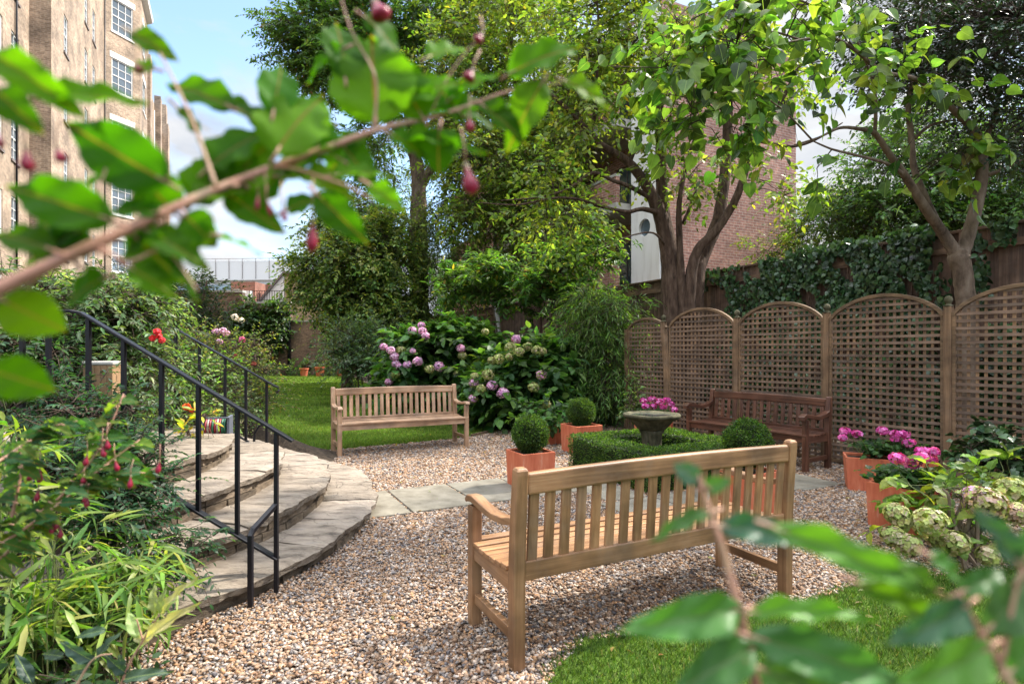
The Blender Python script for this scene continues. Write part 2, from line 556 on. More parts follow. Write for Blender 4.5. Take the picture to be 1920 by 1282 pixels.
M['fence_rail'] = wood_mat('fence_rail', [(0.08, 0.045, 0.03), (0.17, 0.10, 0.06), (0.27, 0.175, 0.11)], 0, 0.9, 0.6)
M['iron'] = plain('black_iron', (0.006, 0.006, 0.009), 0.4, 0.0, 0.35, 0.15, 80)
M['soil'] = noise_mat('soil', [(0.018, 0.013, 0.009), (0.05, 0.035, 0.022), (0.085, 0.06, 0.04)], 14.0, 0.95, 0.9, 0.04, 8)
M['terracotta'] = noise_mat('terracotta', [(0.33, 0.085, 0.045), (0.50, 0.125, 0.06), (0.56, 0.17, 0.085), (0.62, 0.32, 0.22)], 7.0, 0.8, 0.25, 0.005, 9, (2.8, 2.8, 0.5), [0.28, 0.42, 0.58, 0.76])
M['york'] = noise_mat('york_stone', [(0.075, 0.062, 0.05), (0.20, 0.163, 0.127), (0.29, 0.242, 0.19), (0.19, 0.173, 0.16)], 4.2, 0.9, 1.0, 0.045, 12, (1.0, 2.6, 5.0), [0.30, 0.42, 0.58, 0.78], island=.25, crack=(1.3, 4.2, 4.0))
M['riser'] = noise_mat('riser_stone', [(0.05, 0.038, 0.028), (0.14, 0.105, 0.072), (0.22, 0.17, 0.12)], 8.0, 0.9, 0.9, 0.03, 9, (1, 1, 2.4), island=.4)
M['slab'] = noise_mat('paving_slab', [(0.12, 0.105, 0.08), (0.20, 0.18, 0.14), (0.26, 0.235, 0.19)], 5.0, 0.88, 0.4, 0.008, 9, island=.15)
M['stone_bath'] = noise_mat('mossy_stone', [(0.02, 0.021, 0.010), (0.058, 0.053, 0.028), (0.10, 0.09, 0.05), (0.16, 0.14, 0.095)], 9.0, 0.9, 0.9, 0.02, 9, (1, 1, 0.5))
M['water'] = glass_mat('water', (0.03, 0.045, 0.05), 0.03)
M['stock_brick'] = brick_mat('stock_brick', (0.39, 0.285, 0.20), (0.25, 0.175, 0.12), (0.42, 0.36, 0.29))
M['brown_brick'] = brick_mat('brown_brick', (0.42, 0.205, 0.15), (0.29, 0.135, 0.105), (0.50, 0.40, 0.34), stain=0.3)
M['garden_brick'] = brick_mat('garden_brick', (0.21, 0.125, 0.08), (0.12, 0.07, 0.05), (0.25, 0.20, 0.15), stain=0.5)
M['yellow_brick'] = brick_mat('yellow_brick', (0.47, 0.34, 0.2), (0.36, 0.25, 0.145), (0.42, 0.35, 0.26), stain=0.25)
M['red_brick'] = brick_mat('red_brick', (0.28, 0.11, 0.07), (0.2, 0.08, 0.055), (0.3, 0.22, 0.18), stain=0.25)
M['white_paint'] = plain('white_paint', (0.78, 0.77, 0.74), 0.55, 0, 0.4, 0.1, 12)
M['render_white'] = noise_mat('white_render', [(0.66, 0.64, 0.61), (0.80, 0.79, 0.77), (0.84, 0.83, 0.82)], 1.3, 0.7, 0.1, 0.01, 8, (3, 3, 0.5))
M['concrete'] = noise_mat('concrete', [(0.33, 0.31, 0.28), (0.48, 0.45, 0.41)], 4.0, 0.85, 0.2)
M['soffit'] = plain('soffit', (0.10, 0.085, 0.075), 0.8)
M['glass'] = glass_mat('window_glass')
M['glass_blue'] = glass_mat('office_glass', (0.20, 0.28, 0.34), 0.15)
M['lead'] = plain('lead_roof', (0.26, 0.28, 0.31), 0.55, 0.2)
M['slate'] = plain('slate', (0.17, 0.14, 0.13), 0.7)
M['tan_board'] = noise_mat('tan_board', [(0.24, 0.14, 0.07), (0.34, 0.215, 0.12)], 8.0, 0.8, 0.3, 0.01, 6, (4, 4, 0.6))
M['flower'] = attr_mat('flower_bud', 0.4, 0.5, 200)
M['stones'] = attr_mat('gravel_stone', 0.75, 0.35, 90)

# ------------------------------------------------------------------ leaf templates: (across, along, lift, triangles)
def tmpl_simple(fold=0.05):
    v = np.array([(0, 0, 0), (-.45, .28, fold), (.45, .28, fold), (-.40, .62, fold), (.40, .62, fold), (0, 1, -0.06)])
    return v, np.array([(0, 2, 1), (1, 2, 4), (1, 4, 3), (3, 4, 5)])


def tmpl_mid(fold=0.14, curl=0.12, heart=False, wide=0.4):
    ts = [0, .2, wide, .72, 1]
    ws = [0.0, .38, .5, .33, 0] if not heart else [0.18, .5, .5, .25, 0]
    v, f = [], []
    for tt, ww in zip(ts, ws):
        z = -curl * tt * tt
        v += [(-ww, tt - (0.14 if heart and tt == 0 else 0), z + fold * ww), (0, tt, z), (ww, tt - (0.14 if heart and tt == 0 else 0), z + fold * ww)]
    for i in range(len(ts) - 1):
        a = i * 3
        for j in (0, 1):
            p, q, r_, s_ = a + j, a + j + 1, a + j + 4, a + j + 3
            f += [(p, q, r_), (p, r_, s_)]
    return np.array(v), np.array(f)


def tmpl_grid(nl=9, nw=4, curl=0.25, fold=0.1, point=1.0, wav=0.02, serr=0.0):
    v, f = [], []
    for i in range(nl + 1):
        t = i / nl
        ww = 0.5 * (math.sin(math.pi * min(1, t ** 0.72)) ** 0.85) if 0 < t < 1 else 0.0
        ww *= (1 - 0.35 * max(0, t - 0.75) * point)
        if serr and i % 2: ww *= 1 - serr
        for j in range(-nw, nw + 1):
            a = j / nw
            v.append((a * ww, t, -curl * t * t + fold * abs(a) * ww * 2 * 0.5 + wav * math.sin(t * 17 + 3 * a) * abs(a)))
    k = 2 * nw + 1
    for i in range(nl):
        for j in range(k - 1):
            p = i * k + j
            f += [(p, p + 1, p + k + 1), (p, p + k + 1, p + k)]
    return np.array(v), np.array(f)


T_S = tmpl_simple()
T_M = tmpl_mid()
T_H = tmpl_mid(heart=True, fold=0.2, curl=0.22)
T_BLADE = (np.array([(-.5, 0, 0), (.5, 0, 0), (.32, .5, -.06), (-.32, .5, -.06), (0, 1, -.28)]), np.array([(0, 1, 2), (0, 2, 3), (3, 2, 4)]))
T_NEAR = tmpl_grid(14, 4, 0.28, 0.16, wav=0.05, serr=0.05)
def tmpl_heart():
    v, f = [], []
    prof = [(-.06, .16), (-.02, .34), (.12, .47), (.3, .5), (.5, .42), (.7, .27), (.87, .11), (1.0, 0.0)]
    for i, (t, ww) in enumerate(prof):
        for a in (-1, -.5, 0, .5, 1):
            dip = .07 * (1 - abs(a)) if i < 2 else 0
            v.append((a * ww, t + dip, -.28 * max(t, 0) ** 1.5 + .16 * abs(a) * ww))
    for i in range(len(prof) - 1):
        for j in range(4):
            p = i * 5 + j
            f += [(p, p + 1, p + 6), (p, p + 6, p + 5)]
    return np.array(v), np.array(f)


T_CAT = tmpl_heart()
T_BROAD = tmpl_grid(10, 4, 0.22, 0.12, wav=0.03, serr=0.08)


def leaves(name, T, pos, dr, nrm, ln, wd, col, mat, parent, smooth=False):
    """one mesh of many leaves"""
    tv, tf = T
    pos, dr, nrm = (np.asarray(a, float).reshape(-1, 3) for a in (pos, dr, nrm))
    n = len(pos)
    dr = unit(dr)
    x = unit(np.cross(dr, nrm))
    nn = np.cross(x, dr)
    ln = np.broadcast_to(ln, (n,)); wd = np.broadcast_to(wd, (n,))
    vv = (pos[:, None] + x[:, None] * (tv[None, :, 0, None] * wd[:, None, None]) + dr[:, None] * (tv[None, :, 1, None] * ln[:, None, None])
          + nn[:, None] * (tv[None, :, 2, None] * ln[:, None, None]))
    ff = (tf[None] + (np.arange(n) * len(tv))[:, None, None]).reshape(-1, 3)
    cc = np.repeat(np.asarray(col, float).reshape(n, 3), len(tv), 0)
    wmax = np.abs(tv[:, 0]).max()
    luv = np.tile(np.stack([tv[:, 0] / wmax, tv[:, 1], tv[:, 2] * 0], 1), (n, 1))
    me = raw_mesh(name, vv.reshape(-1, 3), ff, smooth, cc, luv)
    return link(name, me, mat, parent)


def sprays(o, d, L, k, ang=50, droop=0.25, roll=1.0, jit=0.25, up=0.75, pair=False):
    """leaf bases, directions, normals along k-leaved shoots; also each shoot's mid and end"""
    o, d = np.asarray(o, float), unit(d)
    n = len(o); L = np.broadcast_to(L, (n,))
    z = np.array([0, 0, 1.0])
    s0 = np.cross(d, z); s0 = unit(s0 + 1e-3)
    b0 = np.cross(s0, d)
    ph = rng.normal(0, roll * 0.5, n)
    S = s0 * np.cos(ph)[:, None] + b0 * np.sin(ph)[:, None]
    P, D, Nn, idx = [], [], [], []
    for j in range(k):
        tt = ((j // 2) * 2 + 1.0) / k if pair else (j + 0.6) / k
        tt = min(tt, 1.0)
        p = o + d * (L * tt)[:, None] - z * (droop * L * tt * tt)[:, None]
        T = unit(d - z * (2 * droop * tt))
        sg = 1 if j % 2 else -1
        a = R(ang) * (1 if j < k - 1 else 0.15)
        ld = unit(T * math.cos(a) + S * (sg * math.sin(a)) + rng.normal(0, jit, (n, 3)) - z * 0.12)
        nr = unit(z * up + rng.normal(0, 0.35, (n, 3)) + d * 0.2)
        P.append(p); D.append(ld); Nn.append(nr); idx.append(np.arange(n))
    mid = o + d * (L * 0.5)[:, None] - z * (droop * L * 0.25)[:, None]
    end = o + d * L[:, None] - z * (droop * L)[:, None]
    return np.concatenate(P), np.concatenate(D), np.concatenate(Nn), np.concatenate(idx), mid, end


def twig_arrays(o, m, e, r):
    """thin three-sided shoots through three points each -> verts, quads"""
    n = len(o)
    d = unit(e - o)
    x = unit(np.cross(d, np.array([0.31, 0.2, 0.93])) + 1e-4)
    y = np.cross(d, x)
    r = np.broadcast_to(r, (n,))
    vv = []
    for p, s in ((o, 1.0), (m, 0.75), (e, 0.3)):
        for a in (0, 2.094, 4.189):
            vv.append(p + (x * math.cos(a) + y * math.sin(a)) * (r * s)[:, None])
    vv = np.stack(vv, 1).reshape(-1, 3)
    q = [(i * 3 + j, i * 3 + (j + 1) % 3, i * 3 + 3 + (j + 1) % 3, i * 3 + 3 + j) for i in range(2) for j in range(3)]
    ff = (np.array(q)[None] + (np.arange(n) * 9)[:, None, None]).reshape(-1, 4)
    return vv, ff


def jitcol(base, n, hue=0.12, val=0.28, alt=None, palt=0.0):
    base = np.array(base)
    if base.ndim == 2:
        c = base[rng.integers(0, len(base), n)]
    else:
        c = np.tile(base, (n, 1))
    c = c * (1 + rng.normal(0, val, (n, 1))) * (1 + rng.normal(0, hue, (n, 3)) * np.array([1, .5, .6]))
    if alt is not None:
        k = rng.random(n) < palt
        c[k] = np.array(alt) * (1 + rng.normal(0, 0.15, (k.sum(), 1)))
    return np.clip(c, 0.004, 0.9)


def blob(px, py, Y, rx, ry, rd=None, n=10):
    """ellipsoid of foliage: pixel centre, depth, pixel radii, depth radius in metres, clumps"""
    s = Y / F
    return (W(px, py, Y), np.array([rx * s, rd if rd else rx * s, ry * s]), n)


LEAF_UP = 1.1


def crown(parent, blobs, name='crown', per=14, clump=0.35, L=0.3, k=7, leaf=0.08, ratio=0.5, base=(0.08, 0.15, 0.03), T=T_S, mat='leaf',
          ang=50, droop=0.25, up=0.75, pair=False, limbs=None, limb_r=0.012, twig_r=0.003, out=0.5, upd=0.15, alt=None, palt=0.0, shell=0.45,
          bark='twig', hue=0.12, val=0.28, zmin=None, clear=None, jit=0.25, roll=1.0, dens=(1.5, 1.5)):
    """foliage in clumps spread through ellipsoids, each clump carried by its own branch"""
    O, D, CI, cents = [], [], [], []
    leaf = leaf * LEAF_UP
    for c, r, n in blobs:
        n = int(math.ceil(n * dens[0]))
        dirs = unit(rng.normal(0, 1, (n, 3)))
        rad = (shell + (1 - shell) * rng.random(n) ** 0.6)
        cc = c + dirs * r * rad[:, None]
        for q, dd in zip(cc, dirs):
            if zmin is not None and q[2] < zmin: q[2] = zmin + rng.random() * 0.15
            i = len(cents); cents.append(q)
            m = max(3, int(per * dens[1] * rng.uniform(0.5, 1.4)))
            cs = clump * rng.uniform(0.6, 1.35)
            loc = rng.normal(0, 0.5, (m, 3)) * cs * np.array([1, 1, 0.7])
            O.append(q + loc)
            D.append(unit(unit(loc) * 0.6 + dd * out + np.array([0, 0, upd]) + rng.normal(0, 0.3, (m, 3))))
            CI.append(np.full(m, i))
    O, D, CI = np.concatenate(O), np.concatenate(D), np.concatenate(CI)
    if zmin is not None:
        O[:, 2] = np.maximum(O[:, 2], zmin)
    Ls = L * rng.uniform(0.6, 1.3, len(O))
    P, dr, nr, idx, mid, end = sprays(O, D, Ls, k, ang, droop, roll, jit, up, pair)
    tint = 1 + rng.normal(0, 0.16, (len(cents), 1)) + rng.normal(0, 0.05, (len(cents), 3))
    col = jitcol(base, len(P), hue, val, alt, palt) * tint[CI[idx]]
    ln = leaf * rng.uniform(0.65, 1.25, len(P))
    keep = np.ones(len(P), bool)
    if clear is not None:
        keep &= clear(P)
    o = leaves(name, T, P[keep], dr[keep], nr[keep], ln[keep], (ln * ratio)[keep], np.clip(col, .004, .9)[keep], M[mat], parent)
    if twig_r:
        vv, ff = twig_arrays(O, mid, end, twig_r * rng.uniform(.7, 1.3, len(O)))
        VV, FF, nb = [vv], [ff], len(vv)
        if limbs is not None:
            lp = np.concatenate([np.array(l) for l in limbs])
            cen = np.array(cents)
            near = np.array([lp[np.argmin(((lp - q) ** 2).sum(1))] for q in cen])
            bend = (near + cen) / 2 + rng.normal(0, 0.08, cen.shape) * np.linalg.norm(cen - near, axis=1)[:, None] + np.array([0, 0, 0.04])
            v2, f2 = twig_arrays(near, bend, cen, limb_r)
            VV.append(v2); FF.append(f2 + nb)
            nb += len(v2)
            v3, f3 = twig_arrays(cen[CI], (cen[CI] + O) / 2 + rng.normal(0, 0.02, O.shape), O, twig_r * 1.4)
            VV.append(v3); FF.append(f3 + nb)
        link('branches', raw_mesh('branches', np.concatenate(VV), np.concatenate(FF), True), M[bark], parent)
    return o


def smooth_path(pts, rad, sub=5):
    """Catmull-Rom through (px, py, Y) or world points"""
    P = np.array(pts, float); Rr = np.array(rad, float)
    n = len(P)
    outp, outr = [], []
    for i in range(n - 1):
        p0, p1, p2, p3 = P[max(i - 1, 0)], P[i], P[i + 1], P[min(i + 2, n - 1)]
        for s in range(sub):
            t = s / sub
            outp.append(0.5 * ((2 * p1) + (-p0 + p2) * t + (2 * p0 - 5 * p1 + 4 * p2 - p3) * t * t + (-p0 + 3 * p1 - 3 * p2 + p3) * t ** 3))
            outr.append(Rr[i] * (1 - t) + Rr[i + 1] * t)
    outp.append(P[-1]); outr.append(Rr[-1])
    return np.array(outp), np.array(outr)


def limbs_px(mb, paths, sides=9, wob=0.06):
    """paths: list of [(px, py, Y, radius_m), ...]; returns world polylines"""
    res = []
    for p in paths:
        pts = [W(a, b, c) for a, b, c, _ in p]
        P, r = smooth_path(pts, [q[3] for q in p])
        mb.tube(P, r, sides, wob)
        res.append(P)
    return res

# ================================================================== THE SETTING
def sheet(name, poly, z, mat, kind='structure', **kw):
    mb = MB()
    mb.add([(p[0], p[1], z) for p in poly], [tuple(range(len(poly)))])
    o = mb.build(name, mat)
    return tag(o, kind=kind, **kw)


def along(p, a, b):
    return (p[0] + U[0] * a + V[0] * b, p[1] + U[1] * a + V[1] * b)


lawn_m = noise_mat('lawn_turf', [(0.045, 0.085, 0.006), (0.07, 0.125, 0.010), (0.095, 0.155, 0.016)], 9.0, 0.9, 0.8, 0.03, 10)
gravel_m, t, b, out_ = mat_new('gravel_bed')
tcn = N(t, 'ShaderNodeTexCoord')
vo = N(t, 'ShaderNodeTexVoronoi', Scale=55.0)
t.links.new(tcn.outputs['Object'], vo.inputs['Vector'])
sp_ = N(t, 'ShaderNodeSeparateXYZ'); t.links.new(vo.outputs['Color'], sp_.inputs[0])
r_ = ramp(t, [(0.10, 0.07, 0.05), (0.30, 0.20, 0.13), (0.42, 0.31, 0.22), (0.27, 0.25, 0.24), (0.6, 0.53, 0.45)])
t.links.new(sp_.outputs[0], r_.inputs[0])
rd_ = ramp(t, [(1,) * 3, (0.25,) * 3], [0.2, 0.9]); t.links.new(vo.outputs['Distance'], rd_.inputs[0])
t.links.new(mul(t, r_.outputs[0], rd_.outputs[0], 0.6), b.inputs['Base Color'])
b.inputs['Roughness'].default_value = 0.8
bp_ = N(t, 'ShaderNodeBump', Strength=0.9, Distance=0.012, invert=True)
t.links.new(vo.outputs['Distance'], bp_.inputs['Height']); t.links.new(bp_.outputs[0], b.inputs['Normal'])

sheet('ground', [(-300, -60), (300, -60), (300, 600), (-300, 600)], -0.03, M['soil'])
lawn_poly = [(-4.6, 7.2), (-3.05, 7.75), (-2.2, 8.35), (-1.2, 8.95), (-0.66, 9.35), (-0.2, 10.15), (-0.85, 11.4), (-1.5, 13), (-3, 16.2), (-6, 24), (-9.2, 32.5),
             (-17.5, 32.5), (-14, 24), (-9, 14), (-6, 8)]
sheet('lawn', lawn_poly, 0.0, lawn_m)
turf_poly = [(-0.25, 1.3), (0.08, 2.2), (0.2, 2.6), (0.36, 2.84), (0.7, 2.9), (1.0, 3.0), (1.35, 3.08), (1.65, 3.25), (2.25, 3.6), (2.6, 3.62), (4.2, 3.9), (4.5, 0.5), (1, 0.3)]
sheet('turf', turf_poly, 0.006, lawn_m)
gravel_poly = [(-5, 1.2), (-0.2, 1.2), (4.6, 3.0), (5.4, 6.2), (3.4, 9.6), (1.6, 11.5), (0.3, 11.0), (-0.2, 10.15), (-0.66, 9.35), (-1.2, 8.95), (-2.2, 8.35), (-3.05, 7.75), (-4.6, 7.2), (-5.5, 4.5)]
sheet('gravel', gravel_poly, -0.004, gravel_m)

# paving slabs: a strip along the axis and a ring round the box hedge
slabs = []
A0 = np.array([-1.24, 5.25])
for i in range(4):
    slabs.append((along(A0, -0.1 + i * 0.62, 0.0), 0.60, 0.86))
HF = np.array([1.34, 5.60])                      # front corner of the box hedge
for i in range(4):
    slabs.append((along(HF, -0.35 + i * 0.60, -0.30), 0.585, 0.44))
for i in range(3):
    slabs.append((along(HF, -0.30, 0.24 + i * 0.60), 0.44, 0.585))
slabs.append((along((3.06, 6.15), 0, 0), 0.6, 0.6))
mb = MB()
slab_quads = []
for (cx, cy_), lu, lv in slabs:
    q = [along((cx, cy_), a * lu / 2, b_ * lv / 2) for a, b_ in ((-1, -1), (1, -1), (1, 1), (-1, 1))]
    slab_quads.append(q)
    dz = rng.uniform(-0.003, 0.003)
    mb.add([(*p, -0.02) for p in q] + [(*p, 0.022 + dz) for p in q], [(4, 5, 6, 7), (0, 1, 5, 4), (1, 2, 6, 5), (2, 3, 7, 6), (3, 0, 4, 7)])
tag(mb.build('stone_path', M['slab'], bevel=0.006), kind='structure')

# timber edging between lawn and gravel
mb = MB()
mb.sweep([(-0.66, 9.35, 0.015), (-0.25, 10.1, 0.015), (-0.85, 11.4, 0.015), (-1.5, 13, 0.015)], 0.03, 0.07)
tag(mb.build('lawn_edging', M['fence_rail']), kind='structure')

# raised bed on the left, behind and beside the steps (a mound of soil)
SC = np.array([-4.15, 4.53])                     # centre of the round steps
gx, gy = np.meshgrid(np.linspace(-9, -1.1, 50), np.linspace(0.6, 9.5, 50))
gz = np.zeros_like(gx)
d_ = np.hypot(gx - SC[0], gy - SC[1])
front = np.clip((-1.55 - gx - 0.55 * np.maximum(0, 2.75 - gy)) / 1.3, 0, 1)
front = np.where(gy > 3.4, np.clip((-2.1 - gx) / 1.5, 0, 1), front)
back = np.clip((8.3 - gy) / 0.8, 0, 1)
gz = -0.05 + 0.62 * front * back
gz = np.where((d_ < 3.02) & (gy > 3.3), -0.05, gz)
gz = np.where((d_ < 3.02) & (gy <= 3.3), np.minimum(gz, 0.02 + 0.50 * np.clip((3.3 - gy) / 0.9, 0, 1)), gz)
gz += rng.normal(0, 0.012, gz.shape)
nn_ = gx.shape[1]
ff = [(i * nn_ + j, i * nn_ + j + 1, (i + 1) * nn_ + j + 1, (i + 1) * nn_ + j) for i in range(gx.shape[0] - 1) for j in range(nn_ - 1)]
me = raw_mesh('flower_bed', np.stack([gx.ravel(), gy.ravel(), gz.ravel()], 1), np.array(ff), True)
tag(link('flower_bed', me, M['soil']), kind='structure')

# gravel stones (uncountable): small flints lying over the sheet
def scatter(poly, y0, y1, dens, smin, smax, falloff=None):
    a = np.array(poly)
    x0, x1 = a[:, 0].min(), a[:, 0].max()
    n = int((x1 - x0) * (y1 - y0) * dens)
    p = np.stack([rng.uniform(x0, x1, n), rng.uniform(y0, y1, n)], 1)
    k = inside(p, poly) & (np.abs(p[:, 0]) < 0.98 * p[:, 1] + 0.4)
    return p[k]


pts = np.concatenate([scatter(gravel_poly, 1.9, 4.2, 6600, 0, 0), scatter(gravel_poly, 4.2, 6.5, 4800, 0, 0), scatter(gravel_poly, 6.5, 11.5, 2600, 0, 0)])
turf_in = [(p[0] + 0.0, p[1] - 0.04) for p in turf_poly]
k = ~inside(pts, turf_in)
for q in slab_quads: k &= ~inside(pts, q)
k &= np.hypot(pts[:, 0] - SC[0], pts[:, 1] - SC[1]) > 2.96
pts = pts[k]
n = len(pts)
oc = np.array([(1, 0, 0), (-1, 0, 0), (0, 1, 0), (0, -1, 0), (0, 0, 1), (0, 0, -1)], float)
of = np.array([(0, 2, 4), (2, 1, 4), (1, 3, 4), (3, 0, 4), (2, 0, 5), (1, 2, 5), (3, 1, 5), (0, 3, 5)])
sc = rng.uniform(0.0065, 0.0155, (n, 1)) * np.array([1.25, 0.85, 0.6]) * rng.uniform(0.7, 1.3, (n, 3)) * np.where(pts[:, 1:2] > 4.2, 1.25, 1.0) * np.where(pts[:, 1:2] > 6.5, 1.3, 1.0)
vv = oc[None] + rng.normal(0, 0.26, (n, 6, 3))
vv = vv * sc[:, None]
a1, a2 = rng.uniform(0, 6.283, n), rng.normal(0, 0.45, n)
ca, sa, cb_, sb = np.cos(a1)[:, None], np.sin(a1)[:, None], np.cos(a2)[:, None], np.sin(a2)[:, None]
x_, y_, z_ = vv[..., 0], vv[..., 1], vv[..., 2]
y2, z2 = y_ * cb_ - z_ * sb, y_ * sb + z_ * cb_
vv = np.stack([x_ * ca - y2 * sa, x_ * sa + y2 * ca, z2], -1)
vv[..., :2] += pts[:, None]
vv[..., 2] += rng.uniform(0.0, 0.013, (n, 1))
pal = np.array([(0.46, 0.33, 0.22), (0.36, 0.235, 0.145), (0.25, 0.15, 0.09), (0.56, 0.46, 0.36), (0.68, 0.62, 0.54), (0.27, 0.25, 0.24), (0.17, 0.16, 0.165), (0.50, 0.30, 0.15), (0.42, 0.38, 0.34)])
pc = pal[rng.choice(len(pal), n, p=[.19, .18, .11, .15, .06, .09, .06, .08, .08])] * np.array([.67, .625, .605]) * (1 + rng.normal(0, .15, (n, 1)))
me = raw_mesh('gravel_stones', vv.reshape(-1, 3), (of[None] + (np.arange(n) * 6)[:, None, None]).reshape(-1, 3), False, np.repeat(np.clip(pc, .02, .85), 6, 0))
tag(link('gravel_stones', me, M['stones']), label='brown and grey flint gravel covering the patio', kind='stuff')

# grass blades (uncountable)
def grass(poly, zones, name, cols, label):
    """zones: (y0, y1, blades per square metre, height, width)"""
    ps = [scatter(poly, z[0], z[1], z[2], 0, 0) for z in zones]
    h = np.concatenate([np.full(len(p), z[3]) for p, z in zip(ps, zones)])
    wd = np.concatenate([np.full(len(p), z[4]) for p, z in zip(ps, zones)])
    p = np.concatenate(ps)
    n = len(p)
    p = p + rng.normal(0, .028, (n, 2)) * (rng.random((n, 1)) < .5)
    pos = np.stack([p[:, 0], p[:, 1], np.full(n, 0.002)], 1)
    dr = unit(rng.normal(0, 0.42, (n, 3)) * np.array([1, 1, 0]) + np.array([0, 0, 1.0]))
    nr = unit(rng.normal(0, 1, (n, 3)) * np.array([1, 1, 0.1]))
    ln = h * rng.uniform(0.5, 1.35, n)
    patch = 1 + 0.22 * np.sin(p[:, 0] * 2.3 + 1.3 * np.sin(p[:, 1] * 1.7)) * np.sin(p[:, 1] * 2.9)
    col = jitcol(cols, n, 0.12, 0.22, (0.30, 0.27, 0.10), 0.03) * patch[:, None]
    o = leaves(name, T_BLADE, pos, dr, nr, ln, wd * rng.uniform(.7, 1.4, n), np.clip(col, .005, .8), M['grass'], None)
    return tag(o, label=label, kind='stuff')


seam = lambda p: np.abs((p[:, 0] - 0.45) * V[0] + (p[:, 1] - 2.45) * V[1] + 0.012 * np.sin(p[:, 0] * 9)) > 0.018
GC = [(0.115, 0.205, 0.018), (0.15, 0.25, 0.025), (0.09, 0.165, 0.017), (0.20, 0.285, 0.045)]
turf_edge = [(p[0] + rng.normal(0, .02), p[1] + rng.normal(0, .02)) for p in turf_poly]
grass(turf_edge, [(1.6, 4.0, 17000, 0.032, 0.0045)], 'turf_grass', [(0.06, 0.125, 0.012), (0.08, 0.155, 0.016), (0.05, 0.10, 0.012), (0.11, 0.185, 0.025)], 'short green turf in the right foreground corner')
grass(lawn_poly, [(7.0, 11.5, 6500, 0.045, 0.008), (11.5, 18.0, 1500, 0.05, 0.016), (18.0, 33.0, 350, 0.05, 0.04)], 'lawn_grass', GC, 'sunlit mown lawn beyond the teak bench')

# ------------------------------------------------------------------ round stone steps
steps = thing('stone_steps', 'four half-round steps of riven flagstone with black railings at both sides', 'steps', (SC[0], SC[1], 0))
def ring_edge(a, Ro):
    return Ro * (1 + 0.006 * math.sin(a * 13) + 0.004 * math.sin(a * 29 + Ro * 7))
RAD = [3.0, 2.6, 2.2, 1.78]
ZT = [0.13, 0.295, 0.46, 0.62]
for i in range(4):
    Ro, Ri, z1 = RAD[i], (RAD[i + 1] - 0.14 if i < 3 else 0.02), ZT[i]
    mb = MB()
    a = R(-178)
    while a < R(150):
        da = rng.uniform(0.55, 0.95) / Ro
        a1 = min(a + da, R(150))
        m_ = max(4, int((a1 - a) * Ro / 0.05))
        g_ = 0.004 / Ro
        nr_ = 8
        dz = rng.uniform(-0.004, 0.004)
        top, botm = [], []
        for u in range(m_ + 1):
            aa = a + g_ + (a1 - a - 2 * g_) * u / m_
            e = ring_edge(aa, Ro) + rng.normal(0, 0.007)
            for q in range(nr_ + 1):
                rr = Ri + (e - Ri) * q / nr_
                zz = z1 + dz + (rng.normal(0, 0.0022)) - (0.012 if q == nr_ else 0)
                top.append((rr * math.cos(aa), rr * math.sin(aa), zz))
            botm.append(((e - 0.012) * math.cos(aa), (e - 0.012) * math.sin(aa), z1 - 0.055 + rng.normal(0, 0.004)))
        fs = []
        k_ = nr_ + 1
        for u in range(m_):
            for q in range(nr_):
                fs.append((u * k_ + q, u * k_ + q + 1, (u + 1) * k_ + q + 1, (u + 1) * k_ + q))
        nb = len(top)
        for u in range(m_):
            fs.append((u * k_ + nr_, nb + u, nb + u + 1, (u + 1) * k_ + nr_))
        # under the nosing
        nb2 = nb + len(botm)
        inn = [((ring_edge(a + g_ + (a1 - a - 2 * g_) * u / m_, Ro) - 0.12) * math.cos(a + g_ + (a1 - a - 2 * g_) * u / m_),
                (ring_edge(a + g_ + (a1 - a - 2 * g_) * u / m_, Ro) - 0.12) * math.sin(a + g_ + (a1 - a - 2 * g_) * u / m_), z1 - 0.056) for u in range(m_ + 1)]
        for u in range(m_):
            fs.append((nb + u, nb2 + u, nb2 + u + 1, nb + u + 1))
        for u in (0, m_):    # the joint faces
            fs.append(tuple(u * k_ + q for q in range(k_)) + (nb + u, nb2 + u))
        mb.add(top + botm + inn, fs)
        a = a1
    tread = mb.build('step', M['york'], steps, smooth=False)
    # riser: courses of rough blocks
    mb = MB()
    zb = -0.05 if i == 0 else ZT[i - 1] - 0.01
    ncourse = 1 if i == 0 else 2
    hh = (z1 - 0.055 - zb) / ncourse
    for c_ in range(ncourse):
        a = R(-178) + rng.random() * 0.1
        while a < R(150):
            da = rng.uniform(0.14, 0.42) / Ro
            e = Ro - 0.045 + rng.normal(0, 0.008)
            g_ = 0.005 / Ro
            n_ = 5
            vs_, fs = [], []
            for u in range(n_ + 1):
                aa = a + g_ + (da - 2 * g_) * u / n_
                for rr, z in ((e - 0.2, zb + c_ * hh + .004), (e + rng.normal(0, .004), zb + c_ * hh + .004), (e + rng.normal(0, .004), zb + (c_ + 1) * hh - .003), (e - 0.2, zb + (c_ + 1) * hh - .003)):
                    vs_.append((rr * math.cos(aa), rr * math.sin(aa), z))
            for u in range(n_):
                for j in range(4):
                    p, q = u * 4 + j, u * 4 + (j + 1) % 4
                    fs.append((p, q, q + 4, p + 4))
            fs += [(3, 2, 1, 0), tuple(n_ * 4 + j for j in range(4))]
            mb.add(vs_, fs)
            a += da
    mb.build('riser', M['riser'], tread)

